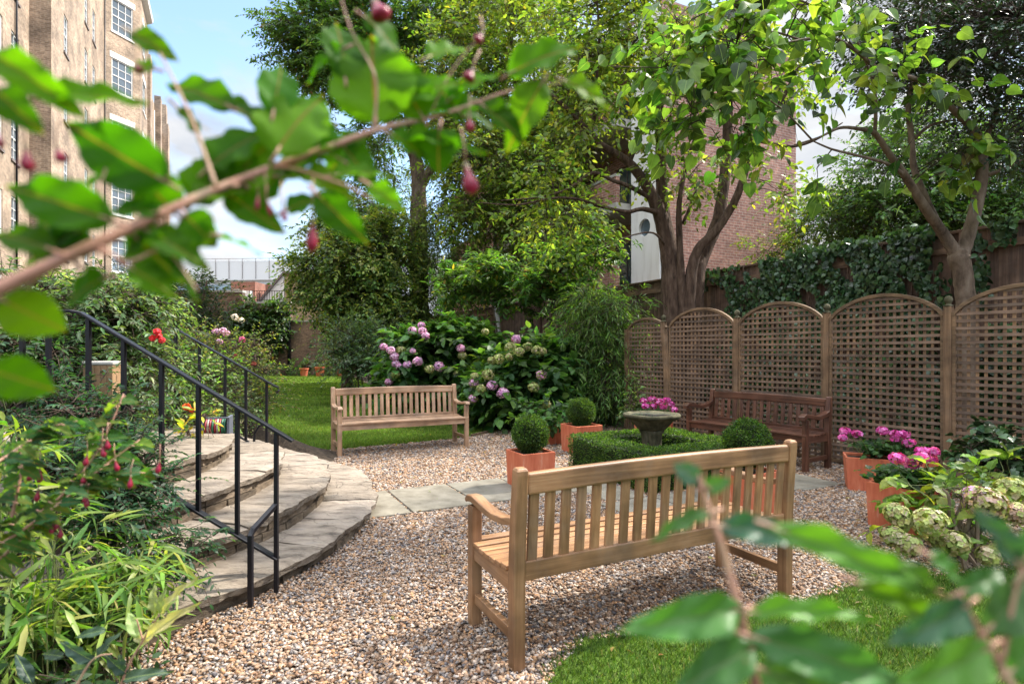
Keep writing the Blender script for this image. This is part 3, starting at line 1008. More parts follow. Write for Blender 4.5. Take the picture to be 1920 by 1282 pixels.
# ------------------------------------------------------------------ railings
def railing(Y, posts, slope, x_low, z_low, x_rail_end, label, top_px=None, thick=0.03, far=False):
    """posts: x positions, lowest first; handrail height z_low at x_low, rising to the left"""
    xcap = posts[5] - .04
    t_ = thing('railing', label, 'railing', (x_low, Y, 0), world=True)
    hz = lambda x: z_low + (x_low - max(x, xcap)) * slope
    bz = lambda x: hz(x) - 0.74
    xl = posts[-1]
    mb = MB()
    pth = [(x_rail_end, Y, hz(x_rail_end)), (x_low, Y, hz(x_low)), (xcap, Y, hz(xcap))]
    if far:
        pth = [(x_rail_end + 0.02, Y, hz(x_rail_end) - 0.075), (x_rail_end + 0.045, Y, hz(x_rail_end) - 0.045), (x_rail_end + 0.03, Y, hz(x_rail_end) - 0.012)] + pth
        mb.sweep(pth, 0.042, 0.016)
    else:
        pth += [(xcap - .06, Y, hz(xcap) + .012), (xl - .5, Y, hz(xl) + .014)]
        mb.sweep(pth, 0.042, 0.016)
    mb.build('handrail', M['iron'], t_, bevel=0.004)
    mb = MB()
    mb.sweep([(x_low + (0 if far else 0.01), Y, bz(x_low)), (posts[3], Y, bz(posts[3]))], 0.048 if not far else 0.03, 0.014)
    mb.build('bottom_rail', M['iron'], t_, bevel=0.003)
    for i, x in enumerate(posts):
        z0 = 0.0 if i == 0 else (bz(x) + 0.005 if i < 4 else max(0.45, bz(x) - 0.1))
        mb = MB().beam((x, Y, z0), (x, Y, hz(x) - 0.008), thick, thick, up=(0, 1, 0))
        mb.build('post', M['iron'], t_, bevel=0.002)
    return t_


Yn = 3.33
xs = [(p - 960) / F * Yn for p in (518, 445, 372, 303, 232, 166, 91, 42)]
rail = railing(Yn, xs, 0.605, xs[0], 0.945, -1.265, 'near black iron railing rising left beside the round steps, ending above the gravel', thick=0.023)
# last two posts stand under the level part of the rail
mb = MB()
mb.sweep([(-1.43, 3.15, 0), (-1.43, 3.15, 0.40), (-1.425, 3.17, 0.425), (-1.365, 3.33, 0.52)], 0.026, 0.026, up=(1, 0, 0))
mb.build('brace', M['iron'], rail, bevel=0.002)
Yf = 6.0
xf = [(p - 960) / F * Yf for p in (500, 461, 422, 374, 330, 290)]
rail2 = railing(Yf, xf, 0.575, xf[0], 1.09, xf[0] + 0.085, 'far black iron railing with scrolled end in front of the rose bushes', thick=0.024, far=True)
mb = MB()
mb.tube([(-2.70, Yf + 0.02, 0.0), (-2.70, Yf + 0.02, 0.42), (-2.69, Yf + .02, 0.54), (-2.64, Yf + .02, 0.62), (-2.56, Yf + .02, 0.65)], 0.014, 6)
mb.build('brace', M['iron'], rail2)

# ------------------------------------------------------------------ benches
def bench(kind, label, loc, rot, L=1.80, nsl=20, scroll=False, H=0.90, group='slatted wooden garden benches'):
    t_ = thing('garden_bench', label, 'bench', loc, rot, group)
    mx_, my_, mz_ = M[kind + 'x'], M[kind + 'y'], M[kind + 'z']
    D, pw, bv = 0.53, 0.058, 0.005
    yb = D / 2 - pw / 2                     # rear (local +y is the back)
    for s in (-1, 1):
        x = s * (L / 2 - pw / 2)
        mb = MB()                            # rear leg and back post in one piece, leaning slightly
        mb.sweep([(x, yb, 0), (x, yb, 0.40), (x, yb + 0.012, 0.62), (x, yb + 0.035, H - 0.03), (x, yb + 0.036, H - 0.012), (x, yb + 0.037, H)], [pw] * 4 + [pw * .96, pw * .7], [0.06, 0.064, 0.06, 0.052, 0.05, 0.034], up=(0, 1, 0))
        mb.build('leg', mz_, t_, bevel=bv)
        mb = MB()
        mb.beam((x, -yb, 0), (x, -yb, 0.615), pw, pw, up=(0, 1, 0))
        mb.build('leg', mz_, t_, bevel=bv)
        mb = MB()
        zt = 0.64
        if scroll:
            pth = [(x, -yb - 0.075, zt - 0.035), (x, -yb - 0.07, zt + 0.0), (x, -yb - 0.03, zt + 0.022), (x, -yb + 0.06, zt + 0.012), (x, 0.0, zt - 0.02), (x, yb - 0.1, zt + 0.0), (x, yb - 0.0, zt + 0.035)]
            mb.sweep(pth, 0.075, [0.03, 0.045, 0.05, 0.048, 0.045, 0.045, 0.045])
        else:
            pth = [(x, -yb - 0.062, zt - 0.012), (x, -yb - 0.04, zt + 0.008), (x, -yb + 0.02, zt + 0.012), (x, -yb + 0.12, zt - 0.002), (x, 0.02, zt - 0.014), (x, yb - 0.09, zt - 0.004), (x, yb - 0.01, zt + 0.018)]
            mb.sweep(pth, 0.062, [0.02, 0.032, 0.036, 0.034, 0.032, 0.032, 0.034])
        mb.build('armrest', my_, t_, bevel=0.006)
        mb = MB().beam((x, -yb + pw / 2, 0.145), (x, yb - pw / 2, 0.145), 0.032, 0.05)
        mb.build('stretcher', my_, t_, bevel=0.004)
        mb = MB().beam((x, -yb + pw / 2, 0.385), (x, yb - pw / 2, 0.375), 0.034, 0.085)
        mb.build('side_rail', my_, t_, bevel=0.004)
    xi = L / 2 - pw
    mb = MB().beam((-xi, -yb + 0.005, 0.385), (xi, -yb + 0.005, 0.385), 0.032, 0.075)
    mb.build('front_rail', mx_, t_, bevel=0.004)
    # curved top rail and lower back rail
    top = [(xx, yb + 0.033, H - 0.075 + 0.012 * (1 - (xx / xi) ** 2)) for xx in np.linspace(-xi, xi, 15)]
    mb = MB().sweep(top, 0.042, 0.098)
    mb.build('top_rail', mx_, t_, bevel=0.012, seg=3)
    mb = MB().beam((-xi, yb + 0.004, 0.435), (xi, yb + 0.004, 0.435), 0.036, 0.085)
    mb.build('back_rail', mx_, t_, bevel=0.005)
    mb = MB()
    for i in range(nsl):
        xx = -xi + (i + 0.5) * 2 * xi / nsl
        mb.beam((xx, yb + 0.006, 0.475), (xx, yb + 0.031, H - 0.118 + 0.012 * (1 - (xx / xi) ** 2)), 0.05, 0.016, up=(0, 1, 0))
    mb.build('backrest', mz_, t_, bevel=0.003, seg=1)
    mb = MB()
    ns = 7
    y0s, y1s = -yb - 0.035, yb - 0.055
    for i in range(ns):
        yy = y0s + (i + 0.5) * (y1s - y0s) / ns
        zz = 0.437 - 0.02 * math.sin(math.pi * (i + 0.5) / ns)
        e = L / 2 - 0.005 if 0 < i < ns - 0 else xi + 0.0
        if i == 0: e = xi + 0.055
        mb.box((-e, yy - 0.029, zz - 0.011), (e, yy + 0.029, zz + 0.011))
    # slats run between the legs at the front and back
    mb.build('seat', mx_, t_, bevel=0.004)
    return t_


# near bench: rear left leg at (0, 2.52), rear right at (1.61, 3.33); it faces away from us
bc = np.array([0.805, 2.925]) + V[:2] * 0.25
bench('teak', 'honey-coloured teak bench nearest the camera, seen from behind on the gravel', (bc[0], bc[1], 0), ANG + math.pi)
fc = (np.array([-2.31, 7.58]) + np.array([-0.62, 8.41])) / 2 + V[:2] * 0.25
bench('teak_pale', 'pale teak bench facing us at the edge of the lawn', (fc[0], fc[1], 0), ANG, L=1.86)
# dark bench in front of the trellis
TU = np.array([-0.545, 0.838])                    # along the trellis, away from us
TN = np.array([-0.838, -0.545])                   # trellis face, towards the patio
dc = np.array([3.11, 7.43])
bench('mahogany', 'dark red-brown bench with scrolled arms standing against the trellis', (dc[0], dc[1], 0), -math.atan2(0.838, 0.545), L=1.72, nsl=16, scroll=True, H=0.86)

# ------------------------------------------------------------------ trellis
T0 = np.array([4.67, 6.16])
TS = np.array([-0.706, 1.086])
SL = float(np.linalg.norm(TS))
tre = thing('trellis_screen', 'brown lattice trellis of arched panels between posts with ball finials', 'trellis', (T0[0], T0[1], 0), math.atan2(-TS[1], -TS[0]))
# local x runs towards the camera (right), local -y faces ... the patio side is local -y
def trellis_panel(xa, xb, zs, zp):
    """xa < xb local; shoulders at zs, arch peak zp"""
    wv = xb - xa
    arch = lambda x: zs + (zp - zs) * (1 - ((x - (xa + xb) / 2) / (wv / 2)) ** 2) ** 0.75 if abs(x - (xa + xb) / 2) < wv / 2 else zs
    mbh, mbv, mbf = MB(), MB(), MB()
    z = 0.10
    while z < zp - 0.03:
        if z < zs: a, b_ = xa, xb
        else:
            f_ = ((z - zs) / (zp - zs)) ** (1 / 0.75)
            h = wv / 2 * math.sqrt(max(0, 1 - f_)); a, b_ = (xa + xb) / 2 - h, (xa + xb) / 2 + h
        if b_ - a > 0.08:
            dz = rng.normal(0, 0.004)
            mbh.beam((a, -0.011, z + dz), (b_, -0.011, z + rng.normal(0, 0.004)), 0.009, 0.031)
        z += 0.0735
    x = xa + 0.065
    while x < xb - 0.04:
        zz = arch(x)
        mbv.beam((x + rng.normal(0, .002), 0.0, 0.06), (x + rng.normal(0, .002), 0.0, zz - 0.01), 0.028, 0.008, up=(0, 1, 0))
        x += 0.0745
    lat = mbh.build('lattice', M['trellis_h'], tre)
    mbv.build('upright', M['trellis_v'], lat)
    pts_ = [(xa + wv * i / 24, -0.005, arch(xa + wv * i / 24)) for i in range(25)]
    mbf.sweep(pts_, 0.05, 0.04)
    mbf.beam((xa + 0.016, -0.005, 0.04), (xa + 0.016, -0.005, zs), 0.032, 0.045, up=(0, 1, 0))
    mbf.beam((xb - 0.016, -0.005, 0.04), (xb - 0.016, -0.005, zs), 0.032, 0.045, up=(0, 1, 0))
    mbf.beam((xa, -0.005, 0.05), (xb, -0.005, 0.05), 0.045, 0.04)
    mbf.build('frame', M['trellis_arch'], lat, bevel=0.004)


ptx = [2 * SL, SL, 0.0, -SL, -2 * SL, -3 * SL, -3.72 * SL]
hp = 0.037
for i in range(6):
    trellis_panel(ptx[i + 1] + hp, ptx[i] - hp, 1.78, 2.05 if i < 5 else 1.95)
for i, x in enumerate(ptx):
    mb = MB()
    lean = 0.09 if i == 5 else 0.0
    ztop = 1.88 if i != 6 else 1.78
    mb.beam((x + lean * 0.4, -0.005, -0.02), (x - lean, -0.005, ztop), 0.073, 0.073, up=(0, 1, 0))
    post = mb.build('post', M['trellis_v'], tre, bevel=0.004)
    if i == 6: continue
    mb = MB().lathe([(0.045, 0), (0.046, 0.012), (0.03, 0.018), (0.022, 0.03), (0.03, 0.042), (0.04, 0.06), (0.041, 0.075), (0.032, 0.1), (0.012, 0.115), (0.001, 0.117)], (x - lean, -0.005, ztop), 14)
    mb.build('finial', M['stone_bath'], post, smooth=True)

# ------------------------------------------------------------------ close-boarded fence behind
F0, F1 = np.array([8.6, 2.1]), np.array([-6.2, 31.6])
Lf = float(np.linalg.norm(F1 - F0)); fd = (F1 - F0) / Lf
fen = thing('board_fence', 'tall weathered close-boarded timber fence behind trellis and trees', 'fence', (F0[0], F0[1], 0), math.atan2(fd[1], fd[0]))
mb = MB()
x = 0.0
FH = 3.0
while x < Lf:
    bw_ = 0.105
    mb.box((x, -0.006 + rng.normal(0, .004), 0.0), (x + bw_ - rng.uniform(0.002, 0.006), 0.014, FH - 0.06 + rng.normal(0, 0.006)))
    x += bw_
mb.build('boards', M['fence'], fen)
mb = MB()                                       # patio side of the fence is local +y
for zr in (0.5, 1.6, FH - 0.27):
    mb.box((0, 0.016, zr - 0.045), (Lf, 0.06, zr + 0.045))
mb.build('rail', M['fence_rail'], fen)
mb = MB().box((0, -0.03, FH - 0.06), (Lf, 0.07, FH - 0.02))
mb.build('capping', M['fence_rail'], fen, bevel=0.006)
for x in np.arange(1.2, Lf, 2.4):
    mb = MB().box((x - 0.05, 0.018, 0), (x + 0.05, 0.115, FH - 0.065))
    mb.build('post', M['fence'], fen)


def fence_pt(px, z):
    r = (px - 960) / F
    # solve F0 + s*fd on the ray x = r*y
    s = (r * F0[1] - F0[0]) / (fd[0] - r * fd[1])
    p = F0 + fd * s
    return np.array([p[0], p[1], z])

# ================================================================== PLANTERS AND THEIR PLANTS
def planter_box(label, c, s=0.38, h=0.38, sv=None, group='terracotta planters on the patio', rot=ANG):
    t_ = thing('planter', label, 'planter', (c[0], c[1], 0), rot, group)
    sv = sv or s
    a, b_, w_ = s / 2, sv / 2, 0.022
    k = 0.94
    mb = MB()
    def ringz(f, z): return [(-a * f, -b_ * f, z), (a * f, -b_ * f, z), (a * f, b_ * f, z), (-a * f, b_ * f, z)]
    vv = ringz(k, 0) + ringz(1, h) + [(x * (1 - w_ / a), y * (1 - w_ / b_), h) for x, y, _ in ringz(1, h)] + [(x * (1 - w_ / a), y * (1 - w_ / b_), h - 0.09) for x, y, _ in ringz(1, h)]
    ff = [(3, 2, 1, 0)]
    for lv in range(3):
        for j in range(4):
            p, q = lv * 4 + j, lv * 4 + (j + 1) % 4
            ff.append((p, q, q + 4, p + 4))
    mb.add(vv, ff)
    mb.build('pot', M['terracotta'], t_, bevel=0.006)
    mb = MB()
    g = [(x, y) for y in np.linspace(-b_ + w_, b_ - w_, 9) for x in np.linspace(-a + w_, a - w_, 9)]
    mb.add([(x, y, h - 0.03 + rng.normal(0, .005)) for x, y in g], [(i * 9 + j, i * 9 + j + 1, (i + 1) * 9 + j + 1, (i + 1) * 9 + j) for i in range(8) for j in range(8)])
    mb.build('soil', M['soil'], t_)
    return t_


BOX = [(0.03, 0.07, 0.014), (0.052, 0.11, 0.02), (0.075, 0.145, 0.026), (0.11, 0.18, 0.04)]


def surface_leaves(name, parent, P, Nn, leaf, cols, mat='leaf', per=1, spread=0.02, tint=None):
    P = np.repeat(P, per, 0) + rng.normal(0, spread, (len(P) * per, 3))
    Nn = unit(np.repeat(Nn, per, 0) + rng.normal(0, 0.55, (len(P), 3)))
    up = unit(rng.normal(0, 1, (len(P), 3)))
    ln = leaf * rng.uniform(.6, 1.3, len(P))
    col = jitcol(cols, len(P), 0.1, 0.3)
    nz_ = 1 + 0.18 * np.sin(P[:, :1] * 23 + 2 * np.sin(P[:, 1:2] * 17)) * np.sin(P[:, 2:] * 27)
    return leaves(name, T_S, P, Nn, up, ln, ln * 0.6, np.clip(col * nz_, .004, .8), M[mat], parent)


def topiary(label, c, z, r, group='clipped box balls'):
    t_ = thing('topiary_ball', label, 'topiary', (c[0], c[1], z), world=True, group=group)
    cc = np.array([c[0], c[1], z])
    mb = MB().lathe([(r * 0.86 * math.sin(math.pi * i / 10) + 0.001, -r * 0.9 * math.cos(math.pi * i / 10)) for i in range(11)], cc, 16)
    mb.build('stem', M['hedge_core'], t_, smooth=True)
    n = int(5200 * (r / 0.18) ** 2)
    d = unit(rng.normal(0, 1, (n, 3)))
    ph = rng.uniform(0, 6, 4)
    lump = 1 + 0.035 * np.sin(d[:, 0] * 5 + ph[0]) * np.sin(d[:, 1] * 6 + ph[1]) + 0.028 * np.sin(d[:, 2] * 8 + ph[2] + 2 * d[:, 0]) + 0.02 * np.sin(d[:, 0] * 13 + d[:, 1] * 11 + ph[3])
    P = cc + d * np.array([1, 1, 1.03]) * (r * lump * (rng.uniform(0.84, 1.02, n) + .07 * (rng.random(n) < .03)))[:, None]
    surface_leaves('crown', t_, P, d, 0.016, BOX, per=2, spread=0.006)
    return t_


planter_box('square terracotta planter nearest the pale bench, holding a clipped box ball', (0.19, 5.95))
topiary('clipped box ball in the planter just behind the near bench left end', (0.19, 5.95), 0.555, 0.185)
planter_box('square terracotta planter with box ball beside the far corner of the box hedge', (0.96, 7.98), 0.42, 0.39)
topiary('clipped box ball between the hydrangeas and the birdbath', (0.96, 7.98), 0.56, 0.19)
planter_box('square terracotta planter of low hydrangea behind the two box balls', (0.54, 8.75), 0.40, 0.36)
planter_box('square terracotta planter of pink geraniums behind the birdbath', (2.17, 8.85), 0.42, 0.36)
planter_box('square terracotta planter with box ball seen through the near bench slats', (2.05, 5.02), 0.40, 0.38)
topiary('clipped box ball rising above the near bench top rail', (2.05, 5.02), 0.60, 0.2)
planter_box('long terracotta trough of pink geraniums beside the dark bench', (3.78, 5.78), 0.78, 0.34, sv=0.34, rot=-math.atan2(0.838, 0.545) + 0.55)
planter_box('terracotta planter of magenta geraniums half hidden by cream hydrangea', (3.13, 4.55), 0.42, 0.36, sv=0.42)

# box hedge: a low square frame round the birdbath
hed = thing('box_hedge', 'low clipped square box hedge framing the stone birdbath', 'hedge', (HF[0], HF[1], 0), world=True)
HS, HT, HH = 1.45, 0.30, 0.40
mb = MB()
def hb(a0, a1, b0, b1, sh=0.03):
    q = [along(HF, a, b_) for a, b_ in ((a0 + sh, b0 + sh), (a1 - sh, b0 + sh), (a1 - sh, b1 - sh), (a0 + sh, b1 - sh))]
    mb.add([(*p, 0.0) for p in q] + [(*p, HH - sh) for p in q], [(4, 5, 6, 7), (0, 1, 5, 4), (1, 2, 6, 5), (2, 3, 7, 6), (3, 0, 4, 7)])
segs = [(0, HS, 0, HT), (0, HS, HS - HT, HS), (0, HT, HT - 0.06, HS - HT + 0.06), (HS - HT, HS, HT - 0.06, HS - HT + 0.06)]
for sg in segs: hb(*sg)
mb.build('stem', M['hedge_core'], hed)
P, Nn = [], []
def face_pts(a0, a1, b0, b1, z0, z1, nrm, dens=5200):
    if a0 == a1: ar = (b1 - b0) * (z1 - z0)
    elif b0 == b1: ar = (a1 - a0) * (z1 - z0)
    else: ar = (a1 - a0) * (b1 - b0)
    n = int(ar * dens)
    a, b_, z = rng.uniform(a0, a1, n), rng.uniform(b0, b1, n), rng.uniform(z0, z1, n)
    bump = 0.007 * np.sin(a * 9 + z * 5) * np.sin(b_ * 8 + z * 11)
    p = np.stack([HF[0] + U[0] * a + V[0] * b_, HF[1] + U[1] * a + V[1] * b_, z], 1)
    nr = U * nrm[0] + V * nrm[1] + np.array([0, 0, nrm[2]])
    P.append(p + nr * bump[:, None]); Nn.append(np.tile(nr, (n, 1)))
for (a0, a1, b0, b1) in segs:
    face_pts(a0, a1, b0, b1, HH, HH, (0, 0, 1.0))
for b_, s in ((0, -1), (HS, 1)): face_pts(0, HS, b_, b_, 0, HH, (0, s, 0))
for b_, s in ((HT, 1), (HS - HT, -1)): face_pts(HT, HS - HT, b_, b_, 0, HH, (0, s, 0))
for a, s in ((0, -1), (HS, 1)): face_pts(a, a, 0, HS, 0, HH, (s, 0, 0))
for a, s in ((HT, 1), (HS - HT, -1)): face_pts(a, a, HT, HS - HT, 0, HH, (s, 0, 0))
P, Nn = np.concatenate(P), np.concatenate(Nn)
surface_leaves('foliage', hed, P, Nn, 0.018, BOX, per=2, spread=0.009)

# birdbath
bx, by = 1.63, 6.72
bath = thing('birdbath', 'weathered stone birdbath on a fluted pedestal inside the hedge', 'birdbath', (bx, by, 0))
mb = MB().lathe([(0.17, 0), (0.17, 0.06), (0.15, 0.075), (0.135, 0.10), (0.118, 0.16), (0.112, 0.34), (0.122, 0.44), (0.145, 0.47), (0.14, 0.49)], seg=56, flute=0.14, nfl=14)
mb.build('pedestal', M['stone_bath'], bath, smooth=True)
mb = MB().lathe([(0.10, 0.475), (0.16, 0.50), (0.20, 0.545), (0.245, 0.60), (0.315, 0.635), (0.328, 0.65), (0.327, 0.672), (0.30, 0.678), (0.275, 0.665), (0.22, 0.645), (0.1, 0.63), (0.001, 0.628)], seg=48)
for i in range(len(mb.v)):
    x, y, z = mb.v[i]; a = math.atan2(y, x); f = 1 + 0.012 * math.sin(9 * a) * (z > .6)
    mb.v[i] = (x * f, y * f, z + 0.003 * math.sin(5 * a + 1))
bowl = mb.build('bowl', M['stone_bath'], bath, smooth=True)
mb = MB().lathe([(0.272, 0.657), (0.272, 0.6585)], seg=48)
mb.build('water', M['water'], bowl)

# ------------------------------------------------------------------ small flowering plants
PINK = [(0.62, 0.06, 0.32), (0.70, 0.11, 0.42), (0.55, 0.05, 0.30), (0.74, 0.22, 0.52)]


def flower_ball(parent, c, r, cols, n=60, petal=0.02, name='flower_head', flat=0.85, alt=None, palt=0.0):
    """a head of many small four-petalled florets"""
    d = unit(rng.normal(0, 1, (n, 3)) + np.array([0, 0, 0.35]))
    ctr = np.asarray(c) + d * np.array([1, 1, flat]) * (r * rng.uniform(0.74, 1.06, n))[:, None]
    P, D, Nn = [], [], []
    e1 = unit(np.cross(d, rng.normal(0, 1, (n, 3)))); e2 = np.cross(d, e1)
    for j in range(4):
        a = j * math.pi / 2
        dd = e1 * math.cos(a) + e2 * math.sin(a) + d * 0.25
        P.append(ctr); D.append(dd); Nn.append(d + rng.normal(0, .12, (n, 3)))
    cc = jitcol(cols, n, 0.06, 0.16, alt, palt)
    cc = np.tile(cc, (4, 1)) * (1 + rng.normal(0, 0.05, (4 * n, 1)))
    return leaves(name, T_S, np.concatenate(P), np.concatenate(D), np.concatenate(Nn), petal, petal * 0.95, np.clip(cc, .01, .95), M['petal'], parent)


def geranium(label, c, z, rx, ry, heads, n=90, leaf=0.06, col=((0.03, 0.075, 0.02), (0.045, 0.10, 0.028), (0.06, 0.125, 0.03))):
    t_ = thing('geranium', label, 'plant', (c[0], c[1], z), world=True, group='pink geraniums in planters')
    m_ = n * 5
    P = np.stack([c[0] + rx * rng.normal(0, .42, m_), c[1] + ry * rng.normal(0, .42, m_), z + 0.02 + 0.12 * rng.random(m_) ** 0.8], 1)
    D = unit(np.stack([rng.normal(0, 1, m_), rng.normal(0, 1, m_), rng.normal(-0.1, .35, m_)], 1))
    Nn = unit(rng.normal(0, .4, (m_, 3)) + np.array([0, -0.25, 1]))
    leaves('foliage', T_H, P, D, Nn, leaf * rng.uniform(.6, 1.15, m_), leaf * rng.uniform(.7, 1.1, m_), jitcol(np.array(col), m_), M['leaf'], t_)
    mb = MB()
    for (h, r) in heads:
        b_ = np.array([h[0] * .6 + c[0] * .4, h[1] * .6 + c[1] * .4, z + 0.05])
        mb.tube([b_, (np.array(h) + b_) / 2 + np.array([0, 0, .02]), np.array(h)], 0.0035, 5)
    mb.build('stem', M['stem_green'], t_)
    for (h, r) in heads:
        flower_ball(t_, h, r, PINK, 26, 0.026, flat=0.6)
    return t_


hd = lambda lst, Y, s=1.0: [(W(px, py, Y + rng.uniform(-.08, .08)), r / F * Y * s) for px, py, r in lst]
geranium('dense pink geranium behind the birdbath bowl', (2.17, 8.85), 0.36, 0.2, 0.2,
         hd([(1206, 752, 8), (1222, 748, 8), (1236, 753, 9), (1224, 762, 8), (1250, 750, 8), (1258, 758, 8), (1264, 768, 8), (1210, 761, 7), (1243, 763, 7)], 8.7))
geranium('sparse pink geranium spilling over the long trough', (3.78, 5.80), 0.34, 0.33, 0.25,
         hd([(1584, 808, 9), (1606, 813, 9), (1579, 820, 7), (1655, 807, 11), (1680, 815, 12), (1694, 814, 10), (1678, 824, 7), (1704, 830, 11)], 5.7))
geranium('bright magenta geranium in the planter behind cream hydrangea', (3.13, 4.55), 0.34, 0.27, 0.25,
         hd([(1682, 858, 14), (1710, 868, 15), (1728, 858, 14), (1742, 860, 13), (1729, 846, 11), (1750, 846, 10), (1680, 901, 10), (1762, 917, 12), (1770, 922, 10)], 4.45))

HYD = [(0.05, 0.12, 0.028), (0.07, 0.155, 0.034), (0.10, 0.20, 0.042), (0.042, 0.095, 0.03)]
LIL = [(0.66, 0.33, 0.56), (0.72, 0.42, 0.63), (0.60, 0.27, 0.52), (0.76, 0.54, 0.68)]
GRN = [(0.34, 0.40, 0.11), (0.43, 0.46, 0.16), (0.27, 0.33, 0.085), (0.46, 0.38, 0.24), (0.30, 0.27, 0.10)]
ROSY = [(0.46, 0.30, 0.22), (0.36, 0.38, 0.12), (0.47, 0.34, 0.27), (0.28, 0.29, 0.10)]


def hydrangea(label, base, blobs, heads, leaf, per=9, cols=HYD, T=None, mat='leaf', npet=150, petal=0.021, L=0.3, zmin=0.12, k=7):
    t_ = thing('hydrangea', label, 'shrub', (base[0], base[1], 0), world=True, group='hydrangea bushes')
    mb = MB(); limbs = []
    for c, r, n in blobs:
        for _ in range(5):
            e = c + rng.normal(0, .35, 3) * r
            P, rr = smooth_path([(base[0] + rng.normal(0, .08), base[1] + rng.normal(0, .08), 0), (base * .4 + e * .6) + np.array([0, 0, .1]), e], [.014, .011, .006], 4)
            mb.tube(P, rr, 5); limbs.append(P)
    mb.build('stem', M['bark_grey'], t_)
    crown(t_, blobs, 'foliage', per, 0.3, L, k, leaf, 0.62, cols, T or T_M, mat, 60, 0.35, 0.8, True, limbs, 0.006, 0.003, 0.6, 0.3, zmin=zmin, bark='stem_green')
    for (h, r, kind) in heads:
        flower_ball(t_, h, r, {'p': LIL, 'g': GRN, 'm': LIL + GRN, 'r': ROSY}[kind], npet, petal)
    return t_


def hh(lst, Y, f=1.0):
    return [(W(px, py, Y + dy), r / F * Y * f, kd) for px, py, r, kd, dy in lst]


b0 = np.array([-1.55, 12.2, 0])
hydrangea('tall hydrangea with many lilac-pink mopheads behind the pale bench', b0,
          [blob(790, 665, 11.9, 55, 45, .6, 16), blob(850, 650, 12.1, 60, 48, .7, 18), blob(890, 700, 12.0, 50, 50, .6, 12), blob(770, 720, 11.9, 50, 35, .5, 10), blob(835, 720, 11.8, 60, 35, .5, 12)],
          hh([(719, 650, 7, 'p', -.5), (733, 657, 8, 'p', -.6), (740, 669, 8, 'p', -.6), (742, 682, 7, 'p', -.6), (748, 687, 7, 'p', -.6), (764, 684, 8, 'p', -.7), (783, 677, 9, 'p', -.7), (773, 620, 8, 'p', -.3),
              (792, 621, 8, 'p', -.4), (798, 630, 8, 'p', -.5), (790, 610, 7, 'p', -.2), (823, 687, 10, 'p', -.7), (864, 653, 8, 'p', -.6), (729, 716, 7, 'p', -.5), (752, 657, 9, 'g', -.5), (806, 692, 9, 'g', -.7),
              (742, 702, 8, 'g', -.6), (867, 667, 8, 'g', -.6), (858, 700, 7, 'g', -.6), (760, 637, 5, 'g', -.4), (774, 658, 5, 'p', -.7)], 11.7), 0.17)
b1 = np.array([0.05, 10.9, 0])
hydrangea('hydrangea with greenish faded heads and two pink ones left of the planters', b1,
          [blob(935, 720, 10.5, 50, 45, .5, 14), blob(1000, 690, 10.7, 60, 45, .6, 16), blob(985, 755, 10.4, 70, 35, .5, 13), blob(1050, 720, 10.9, 35, 55, .5, 9)],
          hh([(968, 636, 9, 'p', -.3), (923, 723, 10, 'p', -.6), (943, 737, 11, 'p', -.7), (888, 718, 9, 'm', -.5), (957, 652, 11, 'g', -.5), (973, 660, 10, 'g', -.6), (990, 650, 9, 'g', -.4), (1007, 657, 10, 'g', -.5),
              (1017, 659, 8, 'g', -.4), (935, 673, 10, 'g', -.6), (922, 676, 8, 'g', -.5), (955, 669, 7, 'g', -.6), (915, 703, 12, 'g', -.6), (890, 706, 8, 'g', -.5), (902, 729, 9, 'g', -.6), (887, 747, 9, 'm', -.5),
              (1015, 703, 10, 'm', -.6), (1000, 726, 10, 'g', -.7), (910, 622, 7, 'g', .2)], 10.3), 0.17)
hydrangea('low hydrangea with one cream head filling a planter', np.array([0.54, 8.75, 0.3]), [blob(1024, 773, 8.7, 26, 10, .2, 9)], hh([(1025, 758, 8, 'g', -.1)], 8.6), 0.1, per=5, L=0.12, zmin=0.36)
b3 = np.array([3.0, 3.85, 0])
YG = [(0.14, 0.22, 0.03), (0.2, 0.28, 0.045), (0.10, 0.17, 0.035), (0.26, 0.31, 0.05)]
hydrangea('cream and green mophead hydrangea sprawling over gravel in the right foreground', b3,
          [blob(1770, 925, 4.05, 60, 25, .12, 4), blob(1840, 930, 4.1, 50, 30, .12, 3), blob(1745, 985, 4.0, 40, 25, .1, 3), blob(1920, 920, 4.15, 50, 40, .15, 3), blob(1830, 1000, 4.0, 40, 20, .1, 2)],
          hh([(1680, 962, 20, 'g', -.1), (1690, 975, 16, 'g', -.12), (1743, 980, 30, 'g', -.2), (1675, 1005, 20, 'g', -.15), (1703, 1022, 22, 'g', -.2), (1790, 1018, 24, 'g', -.2), (1760, 1010, 20, 'g', -.12),
              (1850, 945, 33, 'r', -.2), (1830, 930, 20, 'm', -.12), (1895, 922, 28, 'g', -.1), (1903, 962, 22, 'r', -.2), (1853, 1042, 18, 'g', -.25), (1875, 1035, 18, 'g', -.2)], 3.75), 0.105, per=4, cols=YG, T=T_BROAD, mat='leaf_broad', npet=170, petal=0.021, L=0.12, zmin=0.05, k=4)

# ================================================================== TREES ON THE RIGHT
LIME = [(0.15, 0.225, 0.035), (0.20, 0.275, 0.045), (0.12, 0.19, 0.035), (0.26, 0.32, 0.07)]
MIDG = [(0.06, 0.125, 0.025), (0.085, 0.16, 0.03), (0.05, 0.10, 0.024)]
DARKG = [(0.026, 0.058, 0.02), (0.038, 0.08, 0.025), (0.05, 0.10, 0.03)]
CATG = [(0.095, 0.185, 0.034), (0.13, 0.23, 0.04), (0.075, 0.15, 0.036), (0.19, 0.28, 0.05)]

